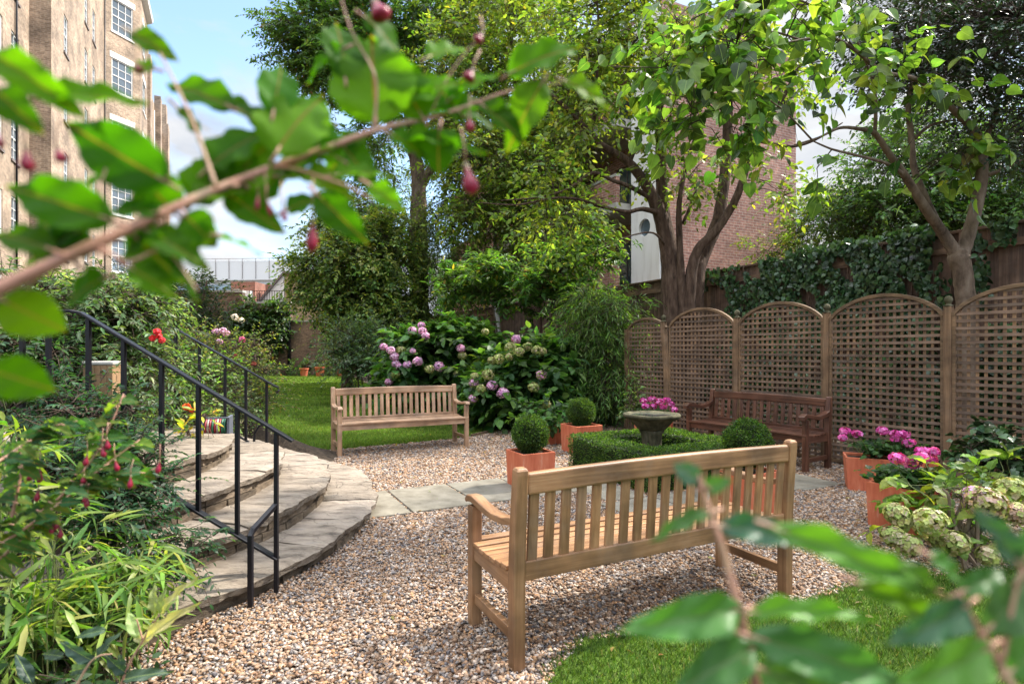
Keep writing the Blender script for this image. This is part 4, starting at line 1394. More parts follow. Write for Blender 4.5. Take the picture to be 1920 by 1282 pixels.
t_ = thing('cherry_tree', 'many-stemmed cherry tree with lime leaves in front of the brown brick building', 'tree', (*W(1285, 580, 11.0)[:2], 0), world=True)
mb = MB()
Yt = 11.0
trunk_paths = [
    [(1262, 960, Yt, .26), (1262, 580, Yt, .23), (1256, 500, Yt, .17), (1246, 430, Yt, .15), (1226, 374, Yt - .1, .12), (1200, 330, Yt - .2, .095), (1172, 299, Yt - .3, .075), (1126, 271, Yt - .5, .06), (1100, 242, Yt - .6, .048), (1050, 192, Yt - .8, .035), (1000, 150, Yt - 1, .02)],
    [(1105, 250, Yt - .6, .04), (1117, 205, Yt - .6, .035), (1120, 120, Yt - .6, .028), (1124, 50, Yt - .6, .02), (1110, -60, Yt - .6, .01)],
    [(1275, 960, Yt + .1, .2), (1272, 560, Yt + .1, .16), (1258, 460, Yt + .2, .12), (1243, 380, Yt + .2, .11), (1237, 230, Yt + .3, .10), (1226, 100, Yt + .3, .085), (1200, -40, Yt + .3, .06), (1180, -180, Yt + .3, .04)],
    [(1280, 600, Yt - .2, .1), (1275, 470, Yt - .2, .065), (1274, 380, Yt - .3, .05), (1290, 300, Yt - .3, .035), (1310, 230, Yt - .3, .02), (1322, 140, Yt - .3, .012)],
    [(1300, 960, Yt, .24), (1302, 560, Yt, .18), (1318, 480, Yt + .1, .14), (1347, 410, Yt + .2, .115), (1361, 305, Yt + .3, .10), (1366, 180, Yt + .3, .085), (1372, 40, Yt + .3, .065), (1380, -120, Yt + .3, .04)],
    [(1290, 600, Yt - .2, .14), (1302, 485, Yt - .2, .10), (1343, 432, Yt - .3, .082), (1368, 395, Yt - .3, .075), (1387, 355, Yt - .4, .07), (1415, 262, Yt - .4, .062), (1444, 217, Yt - .4, .055), (1470, 180, Yt - .4, .042), (1502, 120, Yt - .4, .03), (1535, 80, Yt - .4, .02), (1560, 20, Yt - .4, .012)],
    [(1236, 400, Yt - .1, .06), (1205, 392, Yt - .3, .042), (1176, 397, Yt - .5, .036), (1130, 388, Yt - .7, .03), (1080, 373, Yt - .9, .025), (1034, 372, Yt - 1.1, .018), (970, 384, Yt - 1.3, .012), (900, 380, Yt - 1.5, .006)],
    [(1225, 374, Yt - .1, .05), (1180, 350, Yt - .3, .042), (1150, 339, Yt - .4, .036), (1112, 324, Yt - .6, .03), (1080, 345, Yt - .8, .024), (1056, 358, Yt - .9, .02), (1010, 370, Yt - 1.1, .014), (940, 376, Yt - 1.3, .008)],
    [(1246, 458, Yt - .1, .03), (1225, 437, Yt - .3, .018), (1190, 440, Yt - .5, .013), (1150, 455, Yt - .7, .010), (1094, 482, Yt - .9, .005)],
    [(1280, 420, Yt - .2, .03), (1300, 372, Yt - .4, .024), (1305, 350, Yt - .4, .018), (1290, 335, Yt - .5, .012)],
    [(1180, 305, Yt - .2, .05), (1205, 240, Yt - .1, .04), (1220, 190, Yt, .03), (1205, 110, Yt, .018), (1190, 20, Yt, .01)],
    [(1416, 262, Yt - .4, .04), (1480, 275, Yt - .6, .025), (1530, 262, Yt - .8, .018), (1580, 230, Yt - 1, .01)],
]
lim = limbs_px(mb, trunk_paths)
mb.build('trunk', M['bark'], t_, smooth=True)
blobs = [blob(1100, 60, 10.9, 95, 90, 1.0, 24), blob(1200, 40, 10.8, 90, 70, 1.1, 18), blob(1050, 150, 10.6, 70, 60, .8, 10), blob(1040, 400, 10.3, 80, 50, .5, 8), blob(1090, 200, 10.6, 60, 70, .7, 8), blob(1000, 330, 10.4, 60, 50, .5, 5),
         blob(1240, 190, 10.6, 70, 80, .8, 8), blob(1300, 320, 10.4, 50, 40, .5, 2), blob(1400, 270, 10.4, 50, 40, .6, 2), blob(1450, 350, 10.3, 25, 50, .4, 2), blob(1480, 120, 10.6, 70, 70, .8, 9), blob(1360, 60, 11, 100, 60, .9, 12),
         blob(1200, -120, 11, 250, 100, 1.5, 20), blob(1240, 310, 10.6, 60, 40, .5, 4)]
crown(t_, blobs, 'crown', 9, 0.42, 0.36, 7, 0.112, 0.5, LIME, T_S, 'leaf', 55, 0.3, 0.6, False, lim, 0.011, 0.0028, 0.5, 0.0, alt=(0.45, 0.38, 0.06), palt=0.02, dens=(1.4, 1.25))

p = W(1010, 657, 17.5)
t_ = thing('lime_tree', 'airy tree with yellow-green leaves rising behind the fence left of the brick flats', 'tree', (p[0], p[1], 0), world=True)
mb = MB()
lim = limbs_px(mb, [[(1010, 730, 17.5, .2), (1005, 560, 17.5, .17), (990, 400, 17.5, .13), (975, 260, 17.5, .09), (960, 90, 17.5, .05), (950, -40, 17.5, .02)],
                    [(995, 430, 17.5, .08), (940, 350, 17.2, .05), (890, 300, 17, .02)], [(980, 300, 17.5, .06), (1030, 230, 17.5, .04), (1050, 120, 17.5, .02)], [(970, 200, 17.5, .05), (900, 130, 17.4, .03), (860, 70, 17.4, .015)]])
mb.build('trunk', M['bark'], t_, smooth=True)
blobs = [blob(985, 60, 17.4, 105, 70, 1.4, 26), blob(1010, 160, 17.3, 75, 70, 1.3, 18), blob(930, 300, 17, 100, 70, 1.4, 22), blob(1000, 280, 17, 80, 70, 1.3, 18), blob(940, 395, 16.8, 90, 45, 1.0, 18), blob(870, 220, 17.3, 70, 80, 1.3, 14), blob(850, 90, 17.4, 70, 70, 1.3, 14), blob(950, -40, 17.5, 140, 60, 1.6, 16), blob(1050, 350, 17, 60, 60, 1, 10), blob(910, 160, 17.3, 60, 60, 1, 10)]
crown(t_, blobs, 'crown', 9, 0.6, 0.5, 8, 0.145, 0.48, LIME, T_S, 'leaf', 55, 0.3, 0.6, False, lim, 0.014, 0.004, 0.5, 0.0, alt=(0.45, 0.38, 0.06), palt=0.02)

t_ = thing('catalpa_tree', 'forked catalpa with broad heart-shaped leaves rising behind the right trellis panel', 'tree', (*W(1810, 560, 7.0)[:2], 0), world=True)
mb = MB()
Yc = 7.0
paths = [
    [(1812, 900, Yc, .15), (1812, 600, Yc, .135), (1809, 550, Yc, .135), (1803, 505, Yc, .13), (1797, 484, Yc, .15), (1800, 470, Yc, .12)],
    [(1800, 484, Yc, .12), (1812, 452, Yc, .095), (1826, 405, Yc, .088), (1839, 349, Yc, .08), (1842, 300, Yc, .075), (1838, 270, Yc, .07), (1822, 240, Yc, .06), (1800, 218, Yc - .1, .05), (1775, 195, Yc - .2, .04), (1720, 150, Yc - .5, .03), (1655, 135, Yc - .8, .028), (1600, 92, Yc - 1.1, .022), (1560, 72, Yc - 1.3, .018), (1500, 75, Yc - 1.6, .011), (1430, 95, Yc - 1.8, .006)],
    [(1840, 285, Yc, .05), (1852, 250, Yc + .1, .042), (1866, 215, Yc + .1, .034), (1880, 120, Yc + .1, .022)],
    [(1797, 484, Yc, .11), (1783, 460, Yc, .085), (1768, 437, Yc, .075), (1734, 389, Yc - .1, .066), (1710, 350, Yc - .2, .058), (1694, 325, Yc - .3, .052), (1668, 290, Yc - .4, .045), (1640, 250, Yc - .5, .036), (1610, 242, Yc - .7, .026), (1575, 240, Yc - .9, .02), (1535, 258, Yc - 1.1, .014), (1489, 272, Yc - 1.3, .008)],
    [(1770, 440, Yc, .06), (1745, 395, Yc + .1, .055), (1722, 340, Yc + .1, .05), (1712, 305, Yc + .1, .046), (1708, 250, Yc + .1, .042), (1703, 200, Yc, .038), (1715, 130, Yc, .03), (1725, 60, Yc, .02), (1735, -30, Yc, .01)],
    [(1694, 327, Yc - .3, .03), (1660, 306, Yc - .5, .022), (1600, 290, Yc - .8, .018), (1560, 280, Yc - 1, .014), (1525, 265, Yc - 1.2, .009)],
    [(1640, 250, Yc - .5, .028), (1642, 200, Yc - .6, .022), (1636, 150, Yc - .7, .018), (1600, 60, Yc - .9, .01)],
    [(1845, 330, Yc, .04), (1875, 320, Yc - .1, .025), (1920, 300, Yc - .1, .018), (1960, 290, Yc - .1, .01)],
    [(1500, 75, Yc - 1.6, .014), (1440, 60, Yc - 1.6, .011), (1380, 85, Yc - 1.6, .008), (1310, 110, Yc - 1.6, .005)],
    [(1525, 265, Yc - 1.2, .012), (1460, 200, Yc - 1.4, .01), (1400, 175, Yc - 1.5, .007), (1320, 190, Yc - 1.5, .005), (1270, 215, Yc - 1.5, .003)],
    [(1600, 90, Yc - 1.1, .015), (1540, 20, Yc - 1.3, .012), (1440, -10, Yc - 1.5, .009), (1330, 20, Yc - 1.5, .005)],
    [(1715, 260, Yc + .1, .03), (1745, 235, Yc + .1, .022), (1790, 225, Yc + .2, .012)],
]
lim = limbs_px(mb, [[(a, b_, c, r * .8) for a, b_, c, r in p] for p in paths])
mb.build('trunk', M['bark_grey'], t_, smooth=True)
blobs = [blob(1320, 40, 5.5, 85, 50, .5, 9), blob(1430, 50, 5.4, 80, 50, .5, 9), blob(1400, 130, 5.4, 75, 50, .5, 9), blob(1300, 140, 5.5, 65, 45, .5, 7), blob(1500, 60, 5.7, 80, 60, .5, 6), blob(1310, 215, 5.5, 50, 25, .4, 4), blob(1390, 215, 5.5, 45, 30, .3, 4),
         blob(1490, 150, 5.8, 60, 50, .4, 4), blob(1190, 120, 5.7, 40, 40, .3, 2), blob(1600, 130, 6.1, 80, 60, .5, 6), blob(1550, 290, 6.1, 30, 35, .3, 1), blob(1700, 170, 6.5, 60, 60, .5, 4), blob(1800, 285, 6.7, 55, 30, .35, 6), blob(1560, -20, 5.8, 200, 40, .7, 7)]
crown(t_, blobs, 'crown', 3.2, 0.28, 0.32, 5, 0.128, 0.86, CATG, T_CAT, 'leaf_broad', 65, 0.5, 0.75, True, lim, 0.009, 0.004, 0.4, -0.1, shell=0.3, jit=0.3, dens=(1.0, 1.0))

t_ = thing('holly_tree', 'dense dark evergreen tree overhanging the top right corner', 'tree', (8.3, 7.4, 0), world=True)
mb = MB()
lim = [np.array(p) for p in ([(8.3, 7.4, 0), (8.2, 7.3, 2.5), (7.7, 7.1, 4.2), (7.0, 6.9, 5.0), (6.0, 6.8, 5.3)], [(8.2, 7.3, 2.5), (8.0, 7.3, 4.5), (7.4, 7.2, 6.2)], [(8.1, 7.3, 3.6), (7.2, 7.0, 4.2), (6.4, 6.9, 4.3)])]
for l, r0 in zip(lim, (.18, .13, .08)):
    P, rr = smooth_path(l, np.linspace(r0, .02, len(l)), 5); mb.tube(P, rr, 8, .05)
mb.build('trunk', M['bark'], t_, smooth=True)
blobs = [blob(1860, 60, 6.9, 130, 90, .9, 34), blob(1740, 40, 6.7, 100, 70, .8, 24), blob(1890, 180, 6.9, 90, 70, .7, 22), blob(1790, 140, 6.8, 90, 50, .7, 18), blob(1660, 30, 6.7, 70, 55, .6, 11), blob(1900, 265, 7.0, 60, 45, .6, 12), blob(1830, -60, 7, 250, 80, 1.2, 30), blob(2010, 120, 7.3, 120, 160, 1.0, 24),
         (np.array([6.3, 5.6, 5.6]), np.array([1.2, 1.2, .8]), 16), (np.array([6.9, 4.6, 5.2]), np.array([1.1, 1.1, .7]), 12)]
crown(t_, blobs, 'crown', 10, 0.36, 0.26, 8, 0.058, 0.5, [(0.028, 0.055, 0.024), (0.04, 0.078, 0.03), (0.058, 0.10, 0.036)], T_S, 'leaf_dark', 55, 0.25, 0.5, False, lim, 0.01, 0.0025, 0.4, 0.0, dens=(1.2, 1.25))


def simple_tree(name, label, foot, top, blobs, r0=.12, cat='tree', bark='bark', nb=5, group=None, trunk='trunk', **kw):
    t_ = thing(name, label, cat, (foot[0], foot[1], 0), world=True, group=group)
    mb = MB(); lim = []
    foot, top = np.array(foot, float), np.array(top, float)
    P, rr = smooth_path([foot, foot * .6 + top * .4 + rng.normal(0, .05, 3) * [1, 1, 0], top], [r0, r0 * .75, r0 * .3], 6)
    mb.tube(P, rr, 8, .06); lim.append(P)
    for c, r, n in blobs:
        k = P[int(len(P) * rng.uniform(.35, .8))]
        Q, q = smooth_path([k, (k + c) / 2 + np.array([0, 0, .1 * np.linalg.norm(c - k)]) * .5, c], [r0 * .45, r0 * .3, r0 * .08], 5)
        mb.tube(Q, q, 6, .05); lim.append(Q)
    mb.build(trunk, M[bark], t_, smooth=True)
    crown(t_, blobs, limbs=lim, **kw)
    return t_


DG2 = [(0.055, 0.115, 0.035), (0.075, 0.145, 0.04), (0.10, 0.18, 0.045)]
p = W(1760, 657, 13.5)
simple_tree('hornbeam_tree', 'mid green leafy tree beyond the fence behind the forked trunk', (p[0], p[1], 0), W(1760, 300, 13.5),
            [blob(1700, 330, 13.2, 120, 70, 1.3, 30), blob(1820, 340, 13, 100, 80, 1.3, 26), blob(1880, 400, 12.5, 80, 50, 1.0, 18), blob(1680, 410, 13.0, 110, 40, 1.0, 22), blob(1760, 250, 13.5, 110, 50, 1.2, 22), blob(1600, 400, 13.6, 60, 40, .8, 9), blob(1920, 300, 13, 80, 80, 1.2, 18), blob(1780, 420, 12.6, 90, 30, .8, 16)],
            .16, per=12, clump=.5, L=.4, k=9, leaf=.09, ratio=.52, base=DG2, droop=.3, out=.7, upd=-.05, limb_r=.014)
p = W(1555, 657, 15.5)
simple_tree('elder_tree', 'sunlit yellow-green saplings behind the fence beside the brick building', (p[0], p[1], 0), W(1560, 370, 15.5),
            [blob(1560, 430, 15.3, 70, 45, .8, 24), blob(1640, 445, 15, 60, 28, .7, 15), blob(1500, 450, 15.4, 30, 30, .5, 8), blob(1530, 375, 15.6, 30, 30, .4, 6), blob(1590, 380, 15.6, 40, 30, .4, 7), blob(1440, 470, 14.8, 30, 12, .4, 4)],
            .05, per=9, clump=.4, L=.4, k=8, leaf=.09, ratio=.42, base=[(.14, .22, .03), (.2, .28, .04), (.1, .18, .03)], droop=.35, alt=(.45, .36, .05), palt=.04)

# big trees at the back, from left to right in the picture
p = W(785, 657, 20)
t_ = thing('ailanthus_tree', 'tall tree with feathery pinnate leaves and a thick trunk behind the lilac hydrangea', 'tree', (p[0], p[1], 0), world=True)
mb = MB()
Ya = 20
lim = limbs_px(mb, [
    [(787, 735, Ya, .42), (786, 600, Ya, .36), (784, 450, Ya, .31), (785, 370, Ya, .27), (783, 320, Ya, .24), (772, 260, Ya, .2), (760, 170, Ya, .15), (735, 60, Ya, .1), (700, -60, Ya, .05)],
    [(785, 350, Ya, .2), (812, 310, Ya, .15), (840, 240, Ya, .11), (850, 130, Ya, .07), (860, 0, Ya, .04)],
    [(778, 290, Ya, .12), (740, 240, Ya - .2, .09), (690, 190, Ya - .4, .06), (620, 120, Ya - .6, .04), (580, 60, Ya - .6, .02)],
    [(784, 430, Ya, .1), (745, 400, Ya - .3, .05), (690, 380, Ya - .5, .03)]])
mb.build('trunk', M['bark_grey'], t_, smooth=True)
blobs = [blob(590, 60, 19.6, 70, 60, 1.2, 22), blob(680, 40, 19.8, 80, 70, 1.4, 24), blob(620, 140, 19.6, 60, 40, 1.0, 13), blob(720, 130, 19.8, 60, 50, 1.2, 13), blob(830, 60, 20, 90, 80, 1.6, 24), blob(900, 10, 20, 70, 60, 1.3, 12), blob(650, -60, 20, 120, 60, 1.6, 14),
         blob(700, 250, 19.8, 60, 40, .9, 9), blob(840, 200, 20, 50, 50, .9, 9), blob(670, 390, 19.6, 50, 50, .9, 6)]
blobs += [blob(560, 100, 19.5, 35, 40, .7, 8), blob(760, 20, 19.6, 70, 60, 1.2, 16), blob(650, 100, 19.2, 70, 60, 1.0, 16)]
crown(t_, blobs, 'crown', 9, .6, .6, 14, .16, .38, [(0.10, 0.19, 0.055), (0.14, 0.24, 0.065), (0.08, 0.155, 0.05)], T_S, 'leaf', 68, .35, .8, True, lim, .02, .006, .7, .05, jit=.12, alt=(.3, .14, .06), palt=.015)

p = W(930, 657, 18.5)
t_ = thing('birch_tree', 'slender pale-barked birch with fine drooping yellow-green foliage', 'tree', (p[0], p[1], 0), world=True)
mb = MB()
lim = limbs_px(mb, [[(935, 775, 18.5, .10), (936, 660, 18.5, .09), (931, 560, 18.5, .08), (928, 450, 18.5, .07), (926, 330, 18.5, .055), (925, 240, 18.5, .04), (930, 120, 18.5, .02)],
                    [(928, 420, 18.5, .03), (880, 360, 18.5, .02), (840, 370, 18.5, .01)], [(928, 480, 18.5, .03), (970, 420, 18.3, .02), (1000, 430, 18.1, .01)]])
mb.build('trunk', M['bark_pale'], t_, smooth=True)
blobs = [blob(900, 330, 18.5, 70, 60, 1.0, 16), blob(860, 420, 18.7, 80, 60, 1.0, 20), blob(960, 420, 18.3, 60, 50, .8, 13), blob(820, 500, 18.9, 70, 50, .9, 15), blob(930, 230, 18.6, 50, 60, .8, 10), blob(880, 500, 18.5, 60, 40, .7, 11), blob(1060, 450, 14, 60, 40, .6, 10), blob(990, 350, 18.1, 50, 50, .7, 9), blob(780, 410, 19.2, 40, 60, .7, 8), blob(825, 560, 19.2, 40, 40, .7, 12), blob(815, 460, 19.3, 35, 50, .7, 11)]
crown(t_, blobs, 'crown', 11, .6, .6, 14, .07, .5, [(.15, .21, .045), (.2, .255, .06), (.11, .175, .04)], T_S, 'leaf', 45, .75, .5, False, lim, .009, .002, .3, -.35, dens=(1.6, 1.3))

p = W(650, 657, 18.5)
simple_tree('yew_tree', 'broad bushy tree with layered drooping branches left of the thick trunk', (p[0], p[1], 0), W(660, 470, 18.5),
            [blob(665, 500, 18, 65, 50, 1.2, 22), blob(695, 560, 18, 62, 55, 1.2, 22), blob(640, 550, 17.8, 32, 40, .7, 10), blob(720, 480, 18.2, 55, 65, 1.1, 18), blob(670, 615, 18, 36, 40, .8, 13), blob(600, 495, 17.8, 35, 14, .5, 6), blob(745, 600, 18, 45, 55, .9, 14), blob(610, 440, 18, 35, 14, .4, 5), blob(700, 430, 18.2, 60, 40, .8, 11), blob(650, 445, 18, 40, 25, .6, 7), blob(590, 545, 17.8, 20, 10, .3, 3)],
            .2, per=14, clump=.6, L=.5, k=9, leaf=.125, ratio=.48, base=[(.13, .20, .05), (.19, .26, .065), (.31, .34, .09), (.085, .145, .045)], droop=.35, out=.9, upd=0.0, limb_r=.018)
p = W(720, 657, 21.5)
simple_tree('willow_tree', 'pale fine-leaved tree between the feathery crown and the bushy tree', (p[0], p[1], 0), W(740, 330, 21.5),
            [blob(700, 350, 21.4, 50, 60, 1.2, 12), blob(650, 400, 21.4, 50, 50, 1.1, 12), blob(760, 420, 21, 60, 70, 1.2, 14), blob(720, 270, 21.5, 45, 40, .9, 6), blob(620, 450, 21.4, 40, 40, .9, 8), blob(820, 280, 21, 50, 50, 1, 8)],
              .12, per=11, clump=.6, L=.6, k=12, leaf=.10, ratio=.42, base=[(.12, .17, .05), (.17, .215, .07), (.09, .15, .04)], droop=.6, out=.4, upd=-.2)


def bush(name, label, foot, blobs, stems=6, sr=.02, cat='shrub', bark='bark_grey', flowers=(), group=None, **kw):
    t_ = thing(name, label, cat, (foot[0], foot[1], foot[2] if len(foot) > 2 else 0), world=True, group=group)
    mb = MB(); lim = []
    z0 = foot[2] if len(foot) > 2 else 0
    for c, r, n in blobs:
        for _ in range(max(1, stems // len(blobs) + 1)):
            e = c + rng.normal(0, .4, 3) * r
            b_ = np.array([foot[0] * .6 + c[0] * .4 + rng.normal(0, .06), foot[1] * .6 + c[1] * .4 + rng.normal(0, .06), z0])
            P, rr = smooth_path([b_, (b_ + e) / 2 + rng.normal(0, .05, 3), e], [sr, sr * .7, sr * .35], 4)
            mb.tube(P, rr, 5); lim.append(P)
    mb.build('stem', M[bark], t_, smooth=True)
    crown(t_, blobs, kw.pop('cname', 'foliage'), limbs=lim, **kw)
    for c, r, cols, n, pet in flowers:
        flower_ball(t_, c, r, cols, n, pet, 'flower')
    return t_


bush('grey_shrub', 'grey-green upright shrub at the lawn edge left of the lilac hydrangea', W(690, 712, 15)[:2], [blob(665, 650, 15, 45, 50, .7, 18), blob(715, 660, 14.8, 45, 45, .7, 16), blob(690, 690, 14.6, 55, 25, .6, 12), blob(650, 680, 14.6, 30, 25, .5, 8)],
     per=9, clump=.35, L=.35, k=9, leaf=.095, ratio=.36, base=[(.10, .155, .08), (.135, .19, .10), (.075, .125, .06)], out=.5, upd=.4, zmin=.05)
bush('rhododendron', 'broad-leaved shrub with some yellowing leaf whorls in front of the fence', W(980, 690, 13)[:2], [blob(900, 520, 12.8, 65, 35, .7, 18), blob(980, 540, 12.6, 75, 45, .8, 22), blob(1050, 510, 12.6, 70, 45, .7, 20), blob(1070, 580, 12.5, 40, 25, .5, 5), blob(870, 545, 13, 45, 30, .6, 8), blob(1110, 470, 12.4, 40, 40, .5, 7)],
     stems=9, sr=.03, per=6, clump=.35, L=.16, k=9, leaf=.15, ratio=.3, base=[(.075, .155, .04), (.105, .20, .045), (.14, .235, .055)], T=T_M, ang=75, droop=.2, up=.9, alt=(.5, .38, .07), palt=.025, upd=.4)
bush('bamboo_clump', 'feathery drooping bamboo at the left end of the trellis', W(1140, 780, 10.9)[:2], [blob(1140, 590, 10.7, 50, 35, .5, 15), blob(1130, 660, 10.6, 50, 50, .5, 18), blob(1150, 730, 10.5, 40, 40, .4, 13), blob(1100, 610, 10.9, 40, 40, .5, 9), blob(1120, 560, 10.9, 40, 25, .4, 8), blob(1175, 640, 10.6, 20, 60, .3, 8)],
     stems=16, sr=.012, bark='stem_green', per=9, clump=.3, L=.35, k=10, leaf=.12, ratio=.13, base=[(.075, .16, .035), (.105, .20, .04), (.14, .24, .05)], ang=35, droop=.6, out=.4, upd=-.1, zmin=.1)
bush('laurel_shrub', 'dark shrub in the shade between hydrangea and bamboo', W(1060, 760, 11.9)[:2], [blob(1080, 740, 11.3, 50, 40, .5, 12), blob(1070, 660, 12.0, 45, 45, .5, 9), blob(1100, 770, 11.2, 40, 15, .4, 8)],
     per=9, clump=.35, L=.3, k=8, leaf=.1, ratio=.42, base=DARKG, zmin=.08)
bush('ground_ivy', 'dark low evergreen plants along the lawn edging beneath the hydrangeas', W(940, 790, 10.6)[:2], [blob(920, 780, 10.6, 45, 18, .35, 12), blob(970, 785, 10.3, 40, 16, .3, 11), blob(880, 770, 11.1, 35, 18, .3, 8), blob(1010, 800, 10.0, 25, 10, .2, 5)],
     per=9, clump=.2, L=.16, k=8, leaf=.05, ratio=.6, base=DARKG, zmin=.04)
# ivy over the fence
t_ = thing('ivy', 'dark ivy hanging in a thick curtain over the fence behind the trellis', 'climber', (*fence_pt(1570, 0)[:2], 0), world=True)
P, Nn = [], []
Uv = -np.array([U[0], U[1], 0])
for px0, px1, za, zb, n in ((1375, 1460, 1.7, 2.85, 800), (1440, 1640, 1.7, 3.02, 2600), (1600, 1760, 1.7, 3.02, 1900), (1500, 1760, 2.9, 3.1, 700), (1330, 1400, 2.6, 3.0, 150), (1380, 1640, .05, 1.75, 3000), (1640, 1990, .05, 1.75, 2600), (1230, 1400, .05, 1.5, 1300), (1840, 1920, 2.7, 3.0, 160), (1848, 1868, 1.9, 2.6, 90), (1770, 1800, 1.9, 2.6, 60)):
    for _ in range(n):
        px = rng.uniform(px0, px1); z = rng.uniform(za, zb)
        h = math.sin(px * .05) * math.sin(z * 5 + px * .02) + 0.4 * math.sin(px * .13 + z * 9)
        if h < -0.62: continue
        q = fence_pt(px, z) + Uv * (0.13 + 0.09 * (h + 1) * rng.random() + 0.02)
        if za > 2.85: q = q + Uv * rng.uniform(-.25, .1)
        P.append(q)
P = np.array(P); n = len(P)
D = unit(np.array([0, 0, -1.0]) + rng.normal(0, .45, (n, 3))); Nn = unit(Uv + np.array([0, 0, .5]) + rng.normal(0, .35, (n, 3)))
ln = 0.074 * rng.uniform(.6, 1.25, n)
leaves('foliage', T_H, P, D, Nn, ln, ln * .95, jitcol(np.array([(.025, .06, .022), (.038, .085, .03), (.055, .11, .035)]), n), M['leaf_dark'], t_)
mb = MB()
for px in (1400, 1480, 1530, 1600, 1660, 1720, 1755):
    mb.tube([fence_pt(px + rng.normal(0, 6), z) + Uv * .13 for z in np.linspace(0, 2.95, 8)], .014, 5)
mb.build('stem', M['bark'], t_)
bush('ivy_sprig', 'small ivy climbing the right trellis panel above the cream hydrangea', (4.55, 5.0, 0), [blob(1880, 830, 5.2, 45, 30, .15, 8), blob(1850, 850, 5.2, 60, 20, .12, 7), blob(1900, 870, 5.1, 30, 15, .1, 5)], per=4, clump=.14, L=.12, k=5, leaf=.06, ratio=.9, base=DARKG, T=T_H, mat='leaf_dark', sr=.006)
bush('variegated_ivy', 'pale variegated ivy at the foot of the trellis left of the birdbath', W(1190, 780, 9.6)[:2], [blob(1186, 758, 9.5, 18, 22, .2, 7)], per=5, clump=.12, L=.1, k=6, leaf=.05, ratio=.8, base=[(.2, .25, .12), (.08, .13, .05)], T=T_H, sr=.006)

# ================================================================== PLANTS ON THE LEFT
JAS = [(.085, .15, .05), (.12, .19, .07), (.06, .115, .035), (.2, .26, .13)]
bush('jasmine_climber', 'pale-leaved jasmine mounding over the top of the near railing', (-2.95, 4.4, .5), [blob(215, 570, 4.3, 55, 32, .3, 16), blob(180, 640, 4.2, 45, 50, .3, 14), blob(245, 610, 4.4, 45, 40, .3, 12), blob(150, 700, 4.1, 40, 40, .3, 9), blob(250, 690, 4.3, 40, 50, .3, 12), blob(120, 560, 4.4, 40, 30, .3, 9), blob(60, 560, 4.4, 50, 40, .3, 10)],
     sr=.009, per=8, clump=.2, L=.18, k=9, leaf=.045, ratio=.36, base=JAS, T=T_M, ang=52, droop=.5, up=.6, pair=True, roll=.8, jit=.15, stems=16, bark='stem_green')
bush('nandina', 'dark blue-green ferny shrub spilling through the near railing onto the steps', (-2.45, 3.1, .35), [blob(225, 860, 3.05, 45, 35, .2, 12), blob(240, 925, 2.95, 35, 40, .18, 10), blob(180, 920, 2.9, 50, 50, .2, 12), blob(120, 900, 2.8, 40, 40, .2, 8), blob(230, 980, 2.8, 35, 20, .12, 5), blob(270, 880, 3.15, 20, 30, .12, 4), blob(150, 780, 3.2, 70, 40, .25, 12), blob(225, 780, 3.4, 50, 35, .2, 8), blob(300, 1010, 2.95, 22, 20, .08, 2), blob(350, 1030, 2.95, 22, 14, .06, 1), blob(250, 1020, 2.8, 25, 25, .1, 3), blob(80, 740, 3.4, 60, 50, .3, 9)],
     sr=.007, per=6, clump=.13, L=.15, k=13, leaf=.034, ratio=.36, base=[(.022, .065, .03), (.03, .085, .036), (.045, .105, .04)], T=T_S, ang=60, droop=.35, up=.8, pair=True, roll=.6, jit=.1, stems=16, bark='stem_green')
bush('nandina', 'dark ferny shrub at the far left edge around the upper railing posts', (-3.2, 3.9, .5), [blob(60, 640, 3.9, 50, 50, .3, 11), blob(110, 690, 3.8, 45, 50, .3, 11), blob(20, 700, 3.8, 50, 60, .3, 10), blob(30, 560, 4.0, 50, 40, .3, 7)],
     sr=.008, per=7, clump=.2, L=.2, k=11, leaf=.045, ratio=.4, base=[(.03, .075, .032), (.045, .10, .04), (.065, .125, .045)], T=T_S, ang=60, droop=.4, up=.8, pair=True, roll=.6, jit=.12, stems=8, bark='stem_green')

# dwarf bamboo: long bright green and cream-striped blades in fans
t_ = thing('dwarf_bamboo', 'bright lime striped dwarf bamboo filling the bottom left bed', 'bamboo', (-1.95, 2.3, .2), world=True)
O, D, stems = [], [], []
for (px, py, Y, n, sx, sy) in ((60, 1120, 2.25, 26, 70, 60), (170, 1110, 2.4, 28, 70, 60), (90, 1020, 2.4, 14, 70, 40), (240, 1060, 2.6, 18, 45, 50), (40, 1200, 2.1, 16, 50, 50), (190, 1180, 2.35, 12, 50, 25), (270, 1110, 2.55, 7, 25, 30), (15, 900, 2.3, 11, 35, 50), (10, 830, 2.3, 9, 30, 30), (80, 950, 2.45, 4, 40, 25), (210, 985, 2.65, 4, 30, 20)):
    for _ in range(n):
        O.append(W(px + rng.normal(0, sx * .6), py + rng.normal(0, sy * .6), Y + rng.normal(0, .08)))
O = np.array(O)
D = unit(rng.normal(0, .8, O.shape) + np.array([.25, -.25, .35]))
P, dr, nr, idx, mid, end = sprays(O, D, .16, 8, 50, .35, .9, .25, .7)
ln = .128 * rng.uniform(.55, 1.35, len(P))
T_BAM = (np.array([(0, 0, 0), (-.5, .25, .02), (.5, .25, .02), (-.42, .6, -.08), (.42, .6, -.08), (0, 1, -.24), (0, .25, 0), (0, .6, -.1)]),
         np.array([(0, 6, 1), (0, 2, 6), (1, 6, 7), (1, 7, 3), (6, 2, 4), (6, 4, 7), (3, 7, 5), (7, 4, 5)]))
leaves('foliage', T_BAM, P, dr, nr, ln, ln * .13, jitcol([(.11, .215, .028), (.155, .26, .035), (.23, .30, .05), (.07, .155, .028), (.30, .34, .11)], len(P), .1, .2), M['leaf'], t_)
